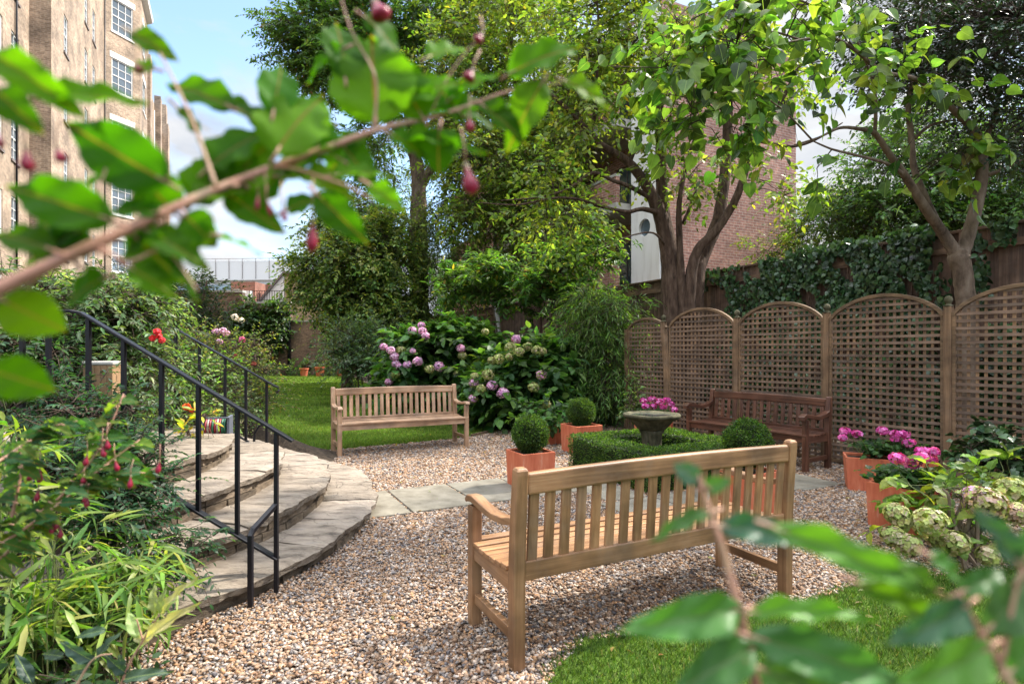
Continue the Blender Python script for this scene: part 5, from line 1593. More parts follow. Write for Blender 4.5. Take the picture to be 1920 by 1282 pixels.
vv, ff = twig_arrays(np.stack([O[:, 0] * .92 - .14, O[:, 1], np.maximum(.02, O[:, 2] - .3)], 1), (O * [.97, 1, 1] - [.06, 0, .1]), O, .003)
v2, f2 = twig_arrays(O, mid, end, .002)
link('stem', raw_mesh('stem', np.concatenate([vv, v2]), np.concatenate([ff, f2 + len(vv)]), True), M['stem_green'], t_)
bush('low_ground_cover', 'small dark leaves under the bamboo along the edge of the lowest step', (-1.95, 2.55, .0), [blob(60, 1250, 2.2, 70, 25, .2, 9), blob(150, 1215, 2.4, 60, 20, .15, 8), blob(20, 1200, 2.2, 30, 60, .2, 6)], per=6, clump=.14, L=.12, k=7, leaf=.04, ratio=.5, base=DARKG, sr=.004, zmin=.02)

ROS = [(.11, .17, .035), (.16, .22, .05), (.08, .13, .03), (.22, .23, .06), (.17, .13, .05)]
bush('rose_bush', 'yellow-green rose bush with small dusky flowers behind the far railing', W(440, 700, 9.5)[:2], [blob(430, 700, 9.3, 60, 55, .7, 24), blob(380, 680, 9.0, 50, 50, .6, 18), blob(450, 760, 9.0, 40, 40, .5, 14), blob(400, 780, 8.2, 50, 40, .5, 14), blob(460, 660, 9.8, 40, 35, .5, 10)],
     stems=10, per=10, clump=.3, L=.28, k=7, leaf=.042, ratio=.6, base=ROS, out=.5, upd=.3, sr=.01, zmin=.1,
     flowers=[(W(x, y, Y), r, c, 16, .03) for x, y, Y, r, c in ((405, 622, 9.3, .06, LIL), (418, 620, 9.3, .05, LIL), (425, 626, 9.2, .05, [(.6, .3, .4)]), (412, 640, 9, .04, LIL), (454, 637, 9.4, .055, [(.62, .1, .25)]), (441, 668, 9, .04, [(.4, .07, .06)]), (440, 595, 9.8, .06, [(.6, .52, .4)]), (452, 600, 9.8, .05, [(.6, .52, .4)]), (476, 682, 9.2, .03, [(.4, .1, .08)]))])
bush('rose_bush', 'rose bush with a cluster of bright red blooms between the two railings', W(310, 740, 6.8)[:2], [blob(310, 680, 6.6, 50, 50, .5, 18), blob(350, 720, 6.7, 45, 50, .5, 16), blob(290, 740, 6.2, 50, 45, .45, 14), blob(340, 780, 6.2, 50, 40, .4, 12), blob(390, 740, 7.2, 40, 50, .4, 12)],
     stems=10, per=9, clump=.24, L=.24, k=7, leaf=.045, ratio=.55, base=[(.09, .17, .035), (.13, .21, .05), (.06, .12, .03), (.2, .26, .1)], out=.5, upd=.3, sr=.008, zmin=.1,
     flowers=[(W(x, y, 3.9), r * .7, [(.72, .035, .04), (.6, .02, .03), (.75, .10, .10)], 16, .017) for x, y, r in ((294, 622, .028), (286, 634, .022), (303, 638, .024), (298, 630, .02))])
rs_ = bpy.data.objects.get('rose_bush.001')
mb = MB()
for x, y in ((294, 624), (288, 636), (302, 638)):
    mb.tube([W(x + 30, 720, 5.6), W(x + 8, 665, 4.6), W(x, y, 3.9)], [.006, .004, .003], 5)
mb.build('stem', M['stem_green'], rs_)
bush('variegated_shrub', 'cream-edged small-leaved shrub low behind the far railing', W(400, 800, 7.4)[:2], [blob(390, 790, 7.2, 45, 30, .4, 12), blob(430, 800, 7.4, 30, 30, .3, 9)], per=9, clump=.22, L=.2, k=8, leaf=.04, ratio=.4, base=[(.2, .22, .09), (.1, .15, .05), (.3, .3, .16)], zmin=.05, sr=.007)
t_ = bush('lily_plant', 'yellow-leaved plant with an orange-red flower beside the top step', W(385, 815, 5.2)[:2], [blob(380, 785, 5.2, 10, 12, .06, 2), blob(352, 812, 5.3, 12, 8, .06, 2)], per=2, clump=.06, L=.08, k=4, leaf=.075, ratio=.4, base=[(.5, .36, .03), (.42, .36, .05), (.18, .25, .04)], T=T_M, sr=.005, zmin=.3,
          flowers=[(W(350, 762, 5.2), .022, [(.7, .1, .03), (.75, .16, .05)], 12, .028), (W(360, 768, 5.2), .018, [(.7, .12, .04)], 10, .026)])
bush('camellia_tree', 'rounded dark evergreen tree behind the roses at left', W(330, 657, 16)[:2], [blob(330, 560, 16, 65, 45, 1.1, 24), blob(270, 590, 15.8, 50, 60, .9, 18), blob(380, 590, 15.8, 40, 50, .8, 16), blob(310, 640, 15.6, 70, 40, .9, 18), blob(240, 540, 15.8, 35, 35, .7, 9), blob(360, 640, 15.4, 45, 40, .6, 12)],
     stems=8, sr=.05, cat='tree', bark='bark', cname='crown', per=12, clump=.5, L=.35, k=8, leaf=.085, ratio=.45, base=[(.03, .06, .028), (.042, .08, .032), (.055, .1, .035), (.10, .11, .05)], limb_r=.015)
bush('wall_creeper', 'dark creeper spreading over the garden wall beside the drainpipe', W(480, 690, 31.5)[:2], [blob(480, 600, 32.6, 52, 20, .3, 22), blob(500, 630, 32.6, 36, 16, .3, 13), blob(450, 650, 32.2, 22, 30, .4, 8), blob(525, 595, 32.7, 16, 24, .25, 8), blob(490, 574, 32.8, 46, 6, .15, 11), blob(430, 610, 32.5, 20, 15, .3, 5)],
     cat='climber', stems=7, sr=.04, bark='bark', dens=(1, 1.2), per=12, clump=.5, L=.4, k=9, leaf=.17, ratio=.55, base=[(.035, .07, .025), (.05, .095, .03), (.065, .12, .035)], limb_r=.02, twig_r=.008)
bush('wall_border', 'low mixed green border plants at the foot of the far garden wall', W(520, 700, 31.6)[:2], [blob(500, 692, 31.9, 36, 6, .3, 12), blob(550, 694, 32, 22, 5, .3, 7), blob(582, 684, 32, 18, 8, .3, 8), blob(620, 692, 31.6, 22, 6, .3, 7)],
     dens=(1, 1), per=9, clump=.4, L=.3, k=8, leaf=.13, ratio=.45, base=MIDG, zmin=.1, twig_r=.006, limb_r=.01)
for px, py, sc_, lab in ((570, 697, 1.0, 'leftmost terracotta pot at the foot of the far garden wall'), (600, 697, 1.15, 'largest terracotta pot at the foot of the far garden wall'), (639, 690, .9, 'rightmost terracotta pot near the grey-green shrub')):
    p = W(px, py, 31.2)
    q = thing('flower_pot', lab, 'pot', (p[0], p[1], 0), group='terracotta pots by the far wall')
    h_ = .45 * sc_
    MB().lathe([(.16 * sc_, 0), (.22 * sc_, h_ * .85), (.245 * sc_, h_ * .86), (.245 * sc_, h_), (.21 * sc_, h_), (.2 * sc_, h_ - .06), (.001, h_ - .06)], (0, 0, 0), 18).build('pot', M['terracotta'], q, smooth=False)

# striped hose coil and the tan box glimpsed through the railings
p = W(405, 822, 5.6)
q = thing('garden_hose', 'coil of red, cream and green striped hose on a small dark frame above the steps', 'hose', (p[0], p[1], .58), 0.3)
q.scale = (.8, .8, .8)
for i in range(9):
    mb = MB()
    xx = -.10 + i * .026
    mb.tube([(xx, .10 * math.cos(a), .11 + .10 * math.sin(a)) for a in np.linspace(0, 2 * math.pi, 19)], .0125, 7)
    mb.build('coil', plain('hose_' + str(i), [(.28, .02, .03), (.36, .30, .26), (.03, .14, .07)][(0, 1, 0, 2, 0, 1, 0, 2, 2)[i]], .45), q, smooth=True)
mb = MB()
mb.box((.14, -.13, 0), (.17, .13, .24)); mb.box((-.15, -.13, 0), (-.125, .13, .24)); mb.beam((-.15, 0, .11), (.17, 0, .11), .04, .04); mb.beam((-.15, -.13, .23), (.17, -.13, .23), .02, .02)
mb.build('frame', plain('grey_plastic', (.10, .11, .14), .5), q, bevel=.004)
p = W(192, 745, 3.72)
q = thing('garden_box', 'tan timber box with a pale grey lid half hidden by jasmine behind the railing', 'box', (p[0], p[1], .5), .2)
z1 = W(0, 684, 3.72)[2] - .5
mb = MB()
for i in range(5): mb.box((-.085 + i * .034, -.06, 0), (-.085 + i * .034 + .033, .06, z1))
mb.build('body', M['tan_board'], q, bevel=.003)
MB().box((-.09, -.065, z1), (.09, .065, z1 + .025)).build('lid', M['concrete'], q, bevel=.008)

# ================================================================== BUILDINGS
def sash(mbf, mbg, p0, d, s0, s1, z0, z1, inset, cols=3, rows=(2, 2), mid=.5, fw=.06):
    """sash window frame and glass standing in an opening; p0 wall start, d wall direction (2D)"""
    inn = np.array([-d[1], d[0]])
    def bx(a0, a1, c0, c1, k0, k1, mb):
        q = [p0 + d * a + inn * k for a, k in ((a0, k0), (a1, k0), (a1, k1), (a0, k1))]
        mb.add([(*x, c0) for x in q] + [(*x, c1) for x in q], [(0, 3, 2, 1), (4, 5, 6, 7), (0, 1, 5, 4), (1, 2, 6, 5), (2, 3, 7, 6), (3, 0, 4, 7)])
    k0, k1 = inset - .035, inset + .03
    bx(s0, s0 + fw, z0, z1, k0, k1, mbf); bx(s1 - fw, s1, z0, z1, k0, k1, mbf)
    bx(s0 + fw, s1 - fw, z0, z0 + fw * 1.3, k0, k1, mbf); bx(s0 + fw, s1 - fw, z1 - fw, z1, k0, k1, mbf)
    zm = z0 + (z1 - z0) * mid
    bx(s0 + fw, s1 - fw, zm - fw * .4, zm + fw * .4, k0 + .004, k1 - .004, mbf)
    for c in range(1, cols):
        x = s0 + (s1 - s0) * c / cols
        bx(x - .014, x + .014, z0 + fw, z1 - fw, k0 + .012, k1 - .012, mbf)
    for lo, hi, n in ((z0 + fw, zm, rows[0]), (zm, z1 - fw, rows[1])):
        for r_ in range(1, n):
            z = lo + (hi - lo) * r_ / n
            bx(s0 + fw, s1 - fw, z - .013, z + .013, k0 + .013, k1 - .013, mbf)
    bx(s0 + fw * .5, s1 - fw * .5, z0 + fw * .5, z1 - fw * .5, inset + .005, inset + .012, mbg)


bl = thing('mansion_block', 'tall stock-brick mansion block with canted bays and white sash windows on the left', 'building', (-18.0, 22.5, 0), math.atan2(V[1], V[0]))
wall, trim, sill_mb = MB(), MB(), MB()
ROOF = 25.5


def facade(p0, p1, z1, groups, inset=.07, lint=False):
    """groups: list of (s0, s1, [bottoms], height, cols)"""
    p0, p1 = np.array(p0, float), np.array(p1, float)
    d = (p1 - p0) / np.linalg.norm(p1 - p0)
    ops = [(a, b_, z, z + h) for a, b_, zs, h, c in groups for z in zs]
    wall.panel(p0, p1, -.1, z1, ops, inset + .05)
    out = np.array([d[1], -d[0]])
    for a, b_, zs, h, c in groups:
        for z in zs:
            mf, mg = MB(), MB()
            sash(mf, mg, p0, d, a, b_, z, z + h, inset, c)
            wn = mf.build('window', M['white_paint'], bl)
            mg.build('pane', M['glass'], wn)
            q = [p0 + d * x + out * k for x, k in ((a - .06, .05), (b_ + .06, .05), (b_ + .06, -.1), (a - .06, -.1))]
            sm = MB().add([(*x, z - .1) for x in q] + [(*x, z - .01) for x in q], [(0, 3, 2, 1), (4, 5, 6, 7), (0, 1, 5, 4), (1, 2, 6, 5), (2, 3, 7, 6), (3, 0, 4, 7)])
            sm.build('sill', M['white_paint'] if lint else M['slate'], wn)
            if lint:
                q = [p0 + d * x + out * k for x, k in ((a - .12, .02), (b_ + .12, .02), (b_ + .12, -.1), (a - .12, -.1))]
                MB().add([(*x, z + h + .003) for x in q] + [(*x, z + h + .33) for x in q], [(0, 3, 2, 1), (4, 5, 6, 7), (0, 1, 5, 4), (1, 2, 6, 5), (2, 3, 7, 6), (3, 0, 4, 7)]).build('lintel', M['white_paint'], wn)


ZA = [2.5, 5.3, 8.2, 11.15, 14.05, 16.95, 19.85, 22.6]
facade((-12, .68), (0, .68), ROOF, [(3.0, 4.1, ZA, 1.55, 2), (7.9, 9.0, ZA, 1.55, 2), (9.9, 10.75, ZA, 1.6, 2)])
wall.panel((0, .68), (0, 0), -.1, ROOF)
facade((0, 0), (11.4, 0), ROOF, [(2.0, 2.75, ZA, 1.6, 2), (6.1, 6.85, [z + .45 for z in ZA[:-1]], 1.65, 2), (8.0, 8.75, [z + .45 for z in ZA[:-1]], 1.65, 2)])
ZB = [2.5, 5.95, 9.3, 12.75, 16.35, 19.8]
def bay(s, last=False):
    facade((s, 0), (s + 1.55, -1.55), 22.9, [(.42, 1.72, ZB, 1.9, 3)], lint=True)
    facade((s + 1.55, -1.55), (s + 5.1, -1.55), 22.9, [(1.1, 2.5, ZB, 1.9, 3)], lint=True)
    wall.panel((s + 5.1, -1.55), (s + 6.65, 0), -.1, 22.9)
    wall.panel((s, 0), (s + 6.65, 0), 22.9, ROOF + .6)
    # white cornice and lead roof of the bay
    pts = [np.array(p) for p in ((s, 0), (s + 1.55, -1.55), (s + 5.1, -1.55), (s + 6.65, 0))]
    trim = MB()
    for a, b_ in zip(pts[:-1], pts[1:]):
        d = (b_ - a) / np.linalg.norm(b_ - a); o_ = np.array([d[1], -d[0]])
        trim.add([(*(a + o_ * .003), 22.9), (*(b_ + o_ * .003), 22.9), (*(b_ + o_ * .3 + d * .12), 23.05), (*(a + o_ * .3 - d * .12), 23.05), (*(a + o_ * .003), 23.3), (*(b_ + o_ * .003), 23.3), (*(b_ + o_ * .34 + d * .12), 23.25), (*(a + o_ * .34 - d * .12), 23.25)],
                 [(0, 3, 2, 1), (4, 5, 6, 7), (0, 1, 5, 4), (1, 2, 6, 5), (2, 3, 7, 6), (3, 0, 4, 7)])
    trim.build('cornice', M['white_paint'], bl)
    rf = MB().add([(s, 0, 23.3), (s + 1.55, -1.55, 23.3), (s + 5.1, -1.55, 23.3), (s + 6.65, 0, 23.3), (s + 1.9, -.2, 24.4), (s + 4.7, -.2, 24.4)], [(0, 1, 4), (1, 2, 5, 4), (2, 3, 5)])
    rf.build('bay_roof', M['lead'], bl)
bay(11.4)
wall.panel((18.05, 0), (20, 0), -.1, ROOF)
for a in (20, 29, 38):
    wall.panel((a, 0), (a, -.55), -.1, ROOF + .9); wall.panel((a, -.55), (a + 1.3, -.55), -.1, ROOF + .9); wall.panel((a + 1.3, -.55), (a + 1.3, 0), -.1, ROOF + .9)
    facade((a + 1.3, 0), (a + 9 if a < 38 else 46, 0), ROOF, [(1.6, 2.4, ZA, 1.6, 2), (4.2, 5.0, ZA, 1.6, 2)])
wall.panel((46, 0), (46, -.6), -.1, ROOF + 1.0); wall.panel((46, -.6), (48, -.6), -.1, ROOF + 1.0); wall.panel((48, -.6), (48, 9), -.1, ROOF + 1.0)
wall.add([(-12, .68, ROOF), (48, .68, ROOF), (48, 9, ROOF), (-12, 9, ROOF)], [(0, 1, 2, 3)])
wall.panel((48, 9), (-12, 9), -.1, ROOF); wall.panel((-12, 9), (-12, .68), -.1, ROOF)
wall.build('wall', M['stock_brick'], bl)
for s, y in ((-1.75, .62), (11.1, -.06), (18.4, -.05), (28.7, -.05), (37.7, -.05)):
    mb = MB().tube([(s, y, 0), (s, y, 12), (s, y, 24.8)], .036, 8)
    mb.build('drainpipe', M['iron'] if s < 15 else M['white_paint'], bl, smooth=True)
for lo, hi in (((29.2, -.3, ROOF + .9), (30.2, 1.2, ROOF + 3.2)), ((46.3, -.4, ROOF + 1), (47.7, 1.4, ROOF + 3.2)), ((19.5, 1, ROOF), (21.5, 2.2, ROOF + 3.2))):
    MB().box(lo, hi).build('chimney', M['stock_brick'], bl)

# brown brick flats on the right
bk = thing('brick_flats', 'brown brick block of flats with balconies and a white panel with a round window', 'building', (3.9, 15.0, 0), ANG)
# local x along U (the big blank wall, outward -y), local y along V (the balcony side, outward -x)
wall = MB()
RZ = 10.6
wall.panel((0, 0), (5.2, 0), -.1, RZ); wall.panel((5.2, 0), (5.2, 14), -.1, RZ)
wall.panel((.9, 14), (.9, 1.55), -.1, RZ, [(14 - y1, 14 - y0, z, z + 1.5) for z in (.7, 3.25, 5.6, 7.95) for y0, y1 in ((2.2, 3.2), (5.5, 7.0), (9.5, 11.0))], .12)
wall.panel((.9, 1.55), (.9, 1.2), -.1, RZ); wall.panel((.9, 1.2), (0, 1.2), -.1, RZ)
wall.add([(0, 0, RZ), (5.2, 0, RZ), (5.2, 14, RZ), (0, 14, RZ)], [(0, 1, 2, 3)])
wall.build('wall', M['brown_brick'], bk)
for z in (.7, 3.25, 5.6, 7.95):
    for y0, y1 in ((2.2, 3.2), (5.5, 7.0), (9.5, 11.0)):
        mf, mg = MB(), MB()
        sash(mf, mg, np.array([.9, 14.0]), np.array([0., -1.]), 14 - y1, 14 - y0, z, z + 1.5, .1, 2, (1, 1), .98, .05)
        wn = mf.build('window', M['slate'], bk); mg.build('pane', M['glass'], wn)
for z in (2.95, 5.25, 7.6, 9.9):
    bal = MB().box((-.55, 1.22, z), (.89, 13.9, z + .24)).build('balcony', M['concrete'], bk, bevel=.01)
    if z < 9: 
        MB().box((-.545, 1.225, z + .245), (-.42, 13.9, z + .95)).build('parapet', M['brown_brick'], bal)
        MB().box((-.56, 1.22, z + .955), (-.40, 13.9, z + 1.03)).build('coping', M['concrete'], bal)
        mb = MB()
        mb.beam((-.48, 1.6, z + 1.16), (-.48, 13.9, z + 1.16), .03, .03)
        for y in np.arange(1.7, 13.8, 1.2): mb.beam((-.48, y, z + 1.03), (-.48, y, z + 1.15), .02, .02, up=(0, 1, 0))
        mb.build('balcony_rail', M['iron'], bal)
# white panel with a round window
mb = MB()
cx_, cz_, rr_ = .62, 4.72, .235
th = np.linspace(0, 2 * math.pi, 49)[:-1]
inn_ = [(cx_ + rr_ * math.cos(a), cz_ + rr_ * math.sin(a)) for a in th]
y0_, y1_, zb_, zt_ = .02, 1.18, 0.0, 10.4
outp = []
for a in th:
    c, s = math.cos(a), math.sin(a)
    k = min(((y1_ - cx_) / c) if c > 1e-6 else ((y0_ - cx_) / c if c < -1e-6 else 1e9), ((cz_ + .6 - cz_) / s) if s > 1e-6 else (-.6 / s if s < -1e-6 else 1e9))
    outp.append((cx_ + c * k, cz_ + s * k))
for yc in (y0_, y1_):
    for zc in (cz_ - .6, cz_ + .6):
        outp[min(range(48), key=lambda i: (outp[i][0] - yc) ** 2 + (outp[i][1] - zc) ** 2)] = (yc, zc)
n_ = 48
mb.add([(-.06, y, z) for y, z in outp] + [(-.06, y, z) for y, z in inn_] + [(.10, y, z) for y, z in inn_], [((i + 1) % n_, i, n_ + i, n_ + (i + 1) % n_) for i in range(n_)] + [(n_ + (i + 1) % n_, n_ + i, 2 * n_ + i, 2 * n_ + (i + 1) % n_) for i in range(n_)])
mb.box((-.06, y0_, zb_), (-.004, y1_, cz_ - .6)); mb.box((-.06, y0_, cz_ + .6), (-.004, y1_, zt_))
mb.add([(-.06, y1_, cz_ - .6), (0.0, y1_, cz_ - .6), (0.0, y1_, cz_ + .6), (-.06, y1_, cz_ + .6)], [(0, 1, 2, 3)])
pan = mb.build('white_panel', M['render_white'], bk)
mb = MB().add([(.02, cx_ + rr_ * 1.0 * math.cos(a), cz_ + rr_ * math.sin(a)) for a in th], [tuple(range(48))])
mb.build('round_window', M['glass'], pan)

# far brick garden wall with a black drainpipe
gw = thing('garden_wall', 'old brick garden wall at the far end of the lawn, taller on the left', 'wall', (-12.4, 33.2, 0))
p_ = [W(x, 657, 33)[0] + 12.4 for x in (330, 545, 660)]
MB().box((p_[0] - 6, -.25, -.1), (p_[0] + (W(455, 0, 33)[0] - W(330, 0, 33)[0]), .12, 4.72)).build('wall', M['garden_brick'], gw)
x_m = p_[0] + (W(455, 0, 33)[0] - W(330, 0, 33)[0])
MB().box((x_m + .002, -.22, -.1), (p_[1], .12, 4.1)).build('wall', M['garden_brick'], gw)
MB().box((p_[1] + .002, -.18, -.1), (p_[2] + 3, .12, 3.05)).build('wall', M['garden_brick'], gw)
mb = MB().box((p_[0] - 6, -.3, 4.722), (x_m + .04, .16, 4.86)); mb.box((x_m + .05, -.27, 4.102), (p_[1] + .03, .16, 4.2)); mb.box((p_[1] + .04, -.22, 3.052), (p_[2] + 3, .16, 3.14))
mb.build('coping', M['concrete'], gw)
MB().tube([(p_[1] - .05, -.3, 0), (p_[1] - .05, -.3, 2), (p_[1] - .05, -.3, 3.9)], .09, 8).build('drainpipe', M['iron'], gw, smooth=True)
# terrace railing on the wall
mb = MB()
xa, xb = x_m + .3, p_[1]
for z in (4.32, 4.85): mb.beam((xa, 0, z), (xb, 0, z), .03, .03)
for x in np.linspace(xa, xb, 18): mb.beam((x, 0, 4.2), (x, 0, 4.85), .025, .025, up=(0, 1, 0))
mb.build('terrace_railing', M['iron'], gw)

# buff gabled house behind that wall
gb = thing('gabled_house', 'buff brick house with a pale sloping gable behind the far garden wall', 'building', (W(533, 0, 38)[0], 38, 0), .0)
xw = W(533, 0, 38)[0]
zg = W(0, 513, 38)[2]; ze = W(0, 566, 38)[2]
xl = W(488, 0, 38)[0] - xw; xr = W(700, 0, 38)[0] - xw
MB().panel((0, 0), (xr, 0), -.1, zg).panel((xr, 0), (xr, 8), -.1, zg).build('wall', M['yellow_brick'], gb)
MB().add([(xl, .0, -.1), (-.003, 0, -.1), (-.003, 0, zg), (xl, 0, ze)], [(0, 1, 2, 3)]).build('gable', M['render_white'], gb)
MB().sweep([(xl - .1, .1, ze - .02), (0, .1, zg + .06), (xr, .1, zg + .06)], .5, .14).build('roof', M['slate'], gb)
# white office block far behind
of_ = thing('office_block', 'long white modern office building with glass bands on the skyline', 'building', (W(270, 0, 110)[0], 110, 0), R(-4))
w0 = W(270, 0, 110)[0]
zt = W(0, 492, 110)[2]
LX = W(700, 0, 110)[0] - w0
MB().box((0, 0, 0), (LX, 14, zt - 3.6)).build('wall', M['render_white'], of_)
MB().box((.0, -.5, zt - 3.6), (LX, 14, zt)).build('roof_parapet', M['white_paint'], of_)
for k in range(3):
    z = zt - 7.0 - k * 4.2
    MB().box((.3, -.12, z), (LX - .3, -.01, z + 2.6)).build('window_band', M['glass_blue'], of_)
mb = MB()
for x in np.arange(12, LX - 1, 2.6): mb.beam((x, -.62, zt - 3.4), (x, -.62, zt + .4), .07, .07, up=(0, 1, 0))
mb.beam((12, -.62, zt + .4), (LX, -.62, zt + .4), .07, .07)
mb.build('railing', M['slate'], of_)
# red brick house with chimney and dish in between
rh = thing('red_house', 'small red brick rooftop with a chimney and satellite dish below the white office', 'building', (W(433, 0, 60)[0], 60, 0))
x0_ = W(433, 0, 60)[0]
zr = W(0, 528, 60)[2]
MB().box((0, 0, 0), (W(478, 0, 60)[0] - x0_, 5, zr)).build('wall', M['red_brick'], rh)
MB().box((-1.5, -.6, zr - 2.1), (W(474, 0, 60)[0] - x0_, -.02, zr - 1.0)).build('dormer', M['white_paint'], rh)
ch = MB().box((W(490, 0, 60)[0] - x0_, 1, 0), (W(500, 0, 60)[0] - x0_, 1.8, zr - .2)).build('chimney', M['red_brick'], rh)
MB().lathe([(.02, .0), (.25, .05), (.36, .14), (.37, .15)], (W(449, 0, 60)[0] - x0_, -.8, zr - 1.0), 16).build('satellite_dish', M['white_paint'], rh)

# ================================================================== FUCHSIA BRANCHES CLOSE TO THE LENS
FUG = [(.055, .165, .003), (.07, .19, .004), (.04, .13, .004), (.095, .22, .008)]


def bud(parent, top, length, r, lean=(0, 0), col=(.24, .006, .03), stalk=None, name='flower_bud'):
    """hanging fuchsia bud: thin tube, swollen body, pointed tip"""
    top = np.asarray(top, float)
    d = unit(np.array([lean[0], lean[1], -1.0]))
    ts = np.array([0, .12, .28, .4, .55, .72, .86, .95, 1.0])
    rs = np.array([.24, .36, .40, .55, .82, 1.0, .82, .46, .05]) * r
    mb = MB().tube([top + d * length * t for t in ts], rs, 10)
    n = len(mb.v)
    v = np.array(mb.v)
    tt = ((v - top) @ d) / length
    c = np.array(col)[None] * (0.7 + .5 * np.clip(tt, 0, 1))[:, None] * (1 + rng.normal(0, .03, (n, 1)))
    c[tt < .14] = (.16, .12, .05)
    me = bpy.data.meshes.new(name)
    me.from_pydata(mb.v, [], mb.f)
    me.polygons.foreach_set('use_smooth', np.ones(len(me.polygons), bool))
    a = me.attributes.new('Col', 'FLOAT_COLOR', 'POINT')
    c4 = np.ones((n, 4), np.float32); c4[:, :3] = np.clip(c, 0, 1); a.data.foreach_set('color', c4.ravel())
    return link(name, me, M['flower'], parent)


def fuchsia(label, base, stems, lv, buds, mat='leaf_near', cols=FUG, wf=1.0, lf=1.0, ds=1.0, group='fuchsia branches close to the camera', stem_mat='stem_red'):
    """stems: [[(px,py,Y,r)...]]; lv: (px0,py0,px1,py1,width_px,Y,dY[,facing]) base to tip"""
    t_ = thing('fuchsia', label, 'shrub', (base[0], base[1], 0), world=True, group=group)
    mb = MB()
    for p in stems:
        P, r = smooth_path([W(q[0], q[1], q[2] * ds) for q in p], [q[-1] * .64 * ds for q in p], 6)
        r = r * (1 + .10 * np.maximum(0, np.sin(np.arange(len(r)) * 1.05)) ** 6)
        mb.tube(P, r, 9, .05)
    P, D, Nn, L_, Wd = [], [], [], [], []
    for q in lv:
        x0, y0, x1, y1, wp, Y, dY = q[:7]
        Y, dY = Y * ds, dY * ds
        tilt = q[7] if len(q) > 7 else 0.25
        a, b_ = W(x0, y0, Y), W(x1, y1, Y + dY)
        d = (b_ - a) * lf
        P.append(a); D.append(d); L_.append(np.linalg.norm(d)); Wd.append(wp / F * Y * wf)
        # blade facing the camera, turned by tilt
        nv = unit(np.array([0, -1.0, 0]) - a * 0.15)
        sd = unit(np.cross(d, nv))
        nn_ = unit(nv * math.cos(tilt * 1.6) + (np.array([0, 0, 1.0]) if abs(d[2]) < np.linalg.norm(d) * .9 else sd) * math.sin(tilt * 1.6))
        Nn.append(nn_)
        # petiole back towards the nearest stem is drawn as a short stalk
        mb.tube([a - unit(d) * .006, a, a + d * .12], [.0011, .0010, .0006], 5)
    buds = [(q[0], q[1], q[2] * ds, *q[3:]) for q in buds]
    for bq in buds:
        px, py, Y, lp, wp = bq[:5]
        top = W(px, py, Y)
        mb.tube([top + np.array([rng.normal(0, .002), .002, lp * .9 / F * Y + .006]), top + np.array([0, 0, lp * .4 / F * Y]), top], [.0006, .0006, .0008], 5)
    mb.build('stem', M[stem_mat], t_, smooth=True)
    n = len(P)
    leaves('foliage', T_NEAR, P, D, Nn, np.array(L_), np.array(Wd), jitcol(np.array(cols), n, .08, .12), M[mat], t_, True)
    for bq in buds:
        px, py, Y, lp, wp = bq[:5]
        bud(t_, W(px, py, Y), lp / F * Y, wp / 1.7 / F * Y, bq[5] if len(bq) > 5 else (rng.normal(0, .1), rng.normal(0, .1)))
    return t_


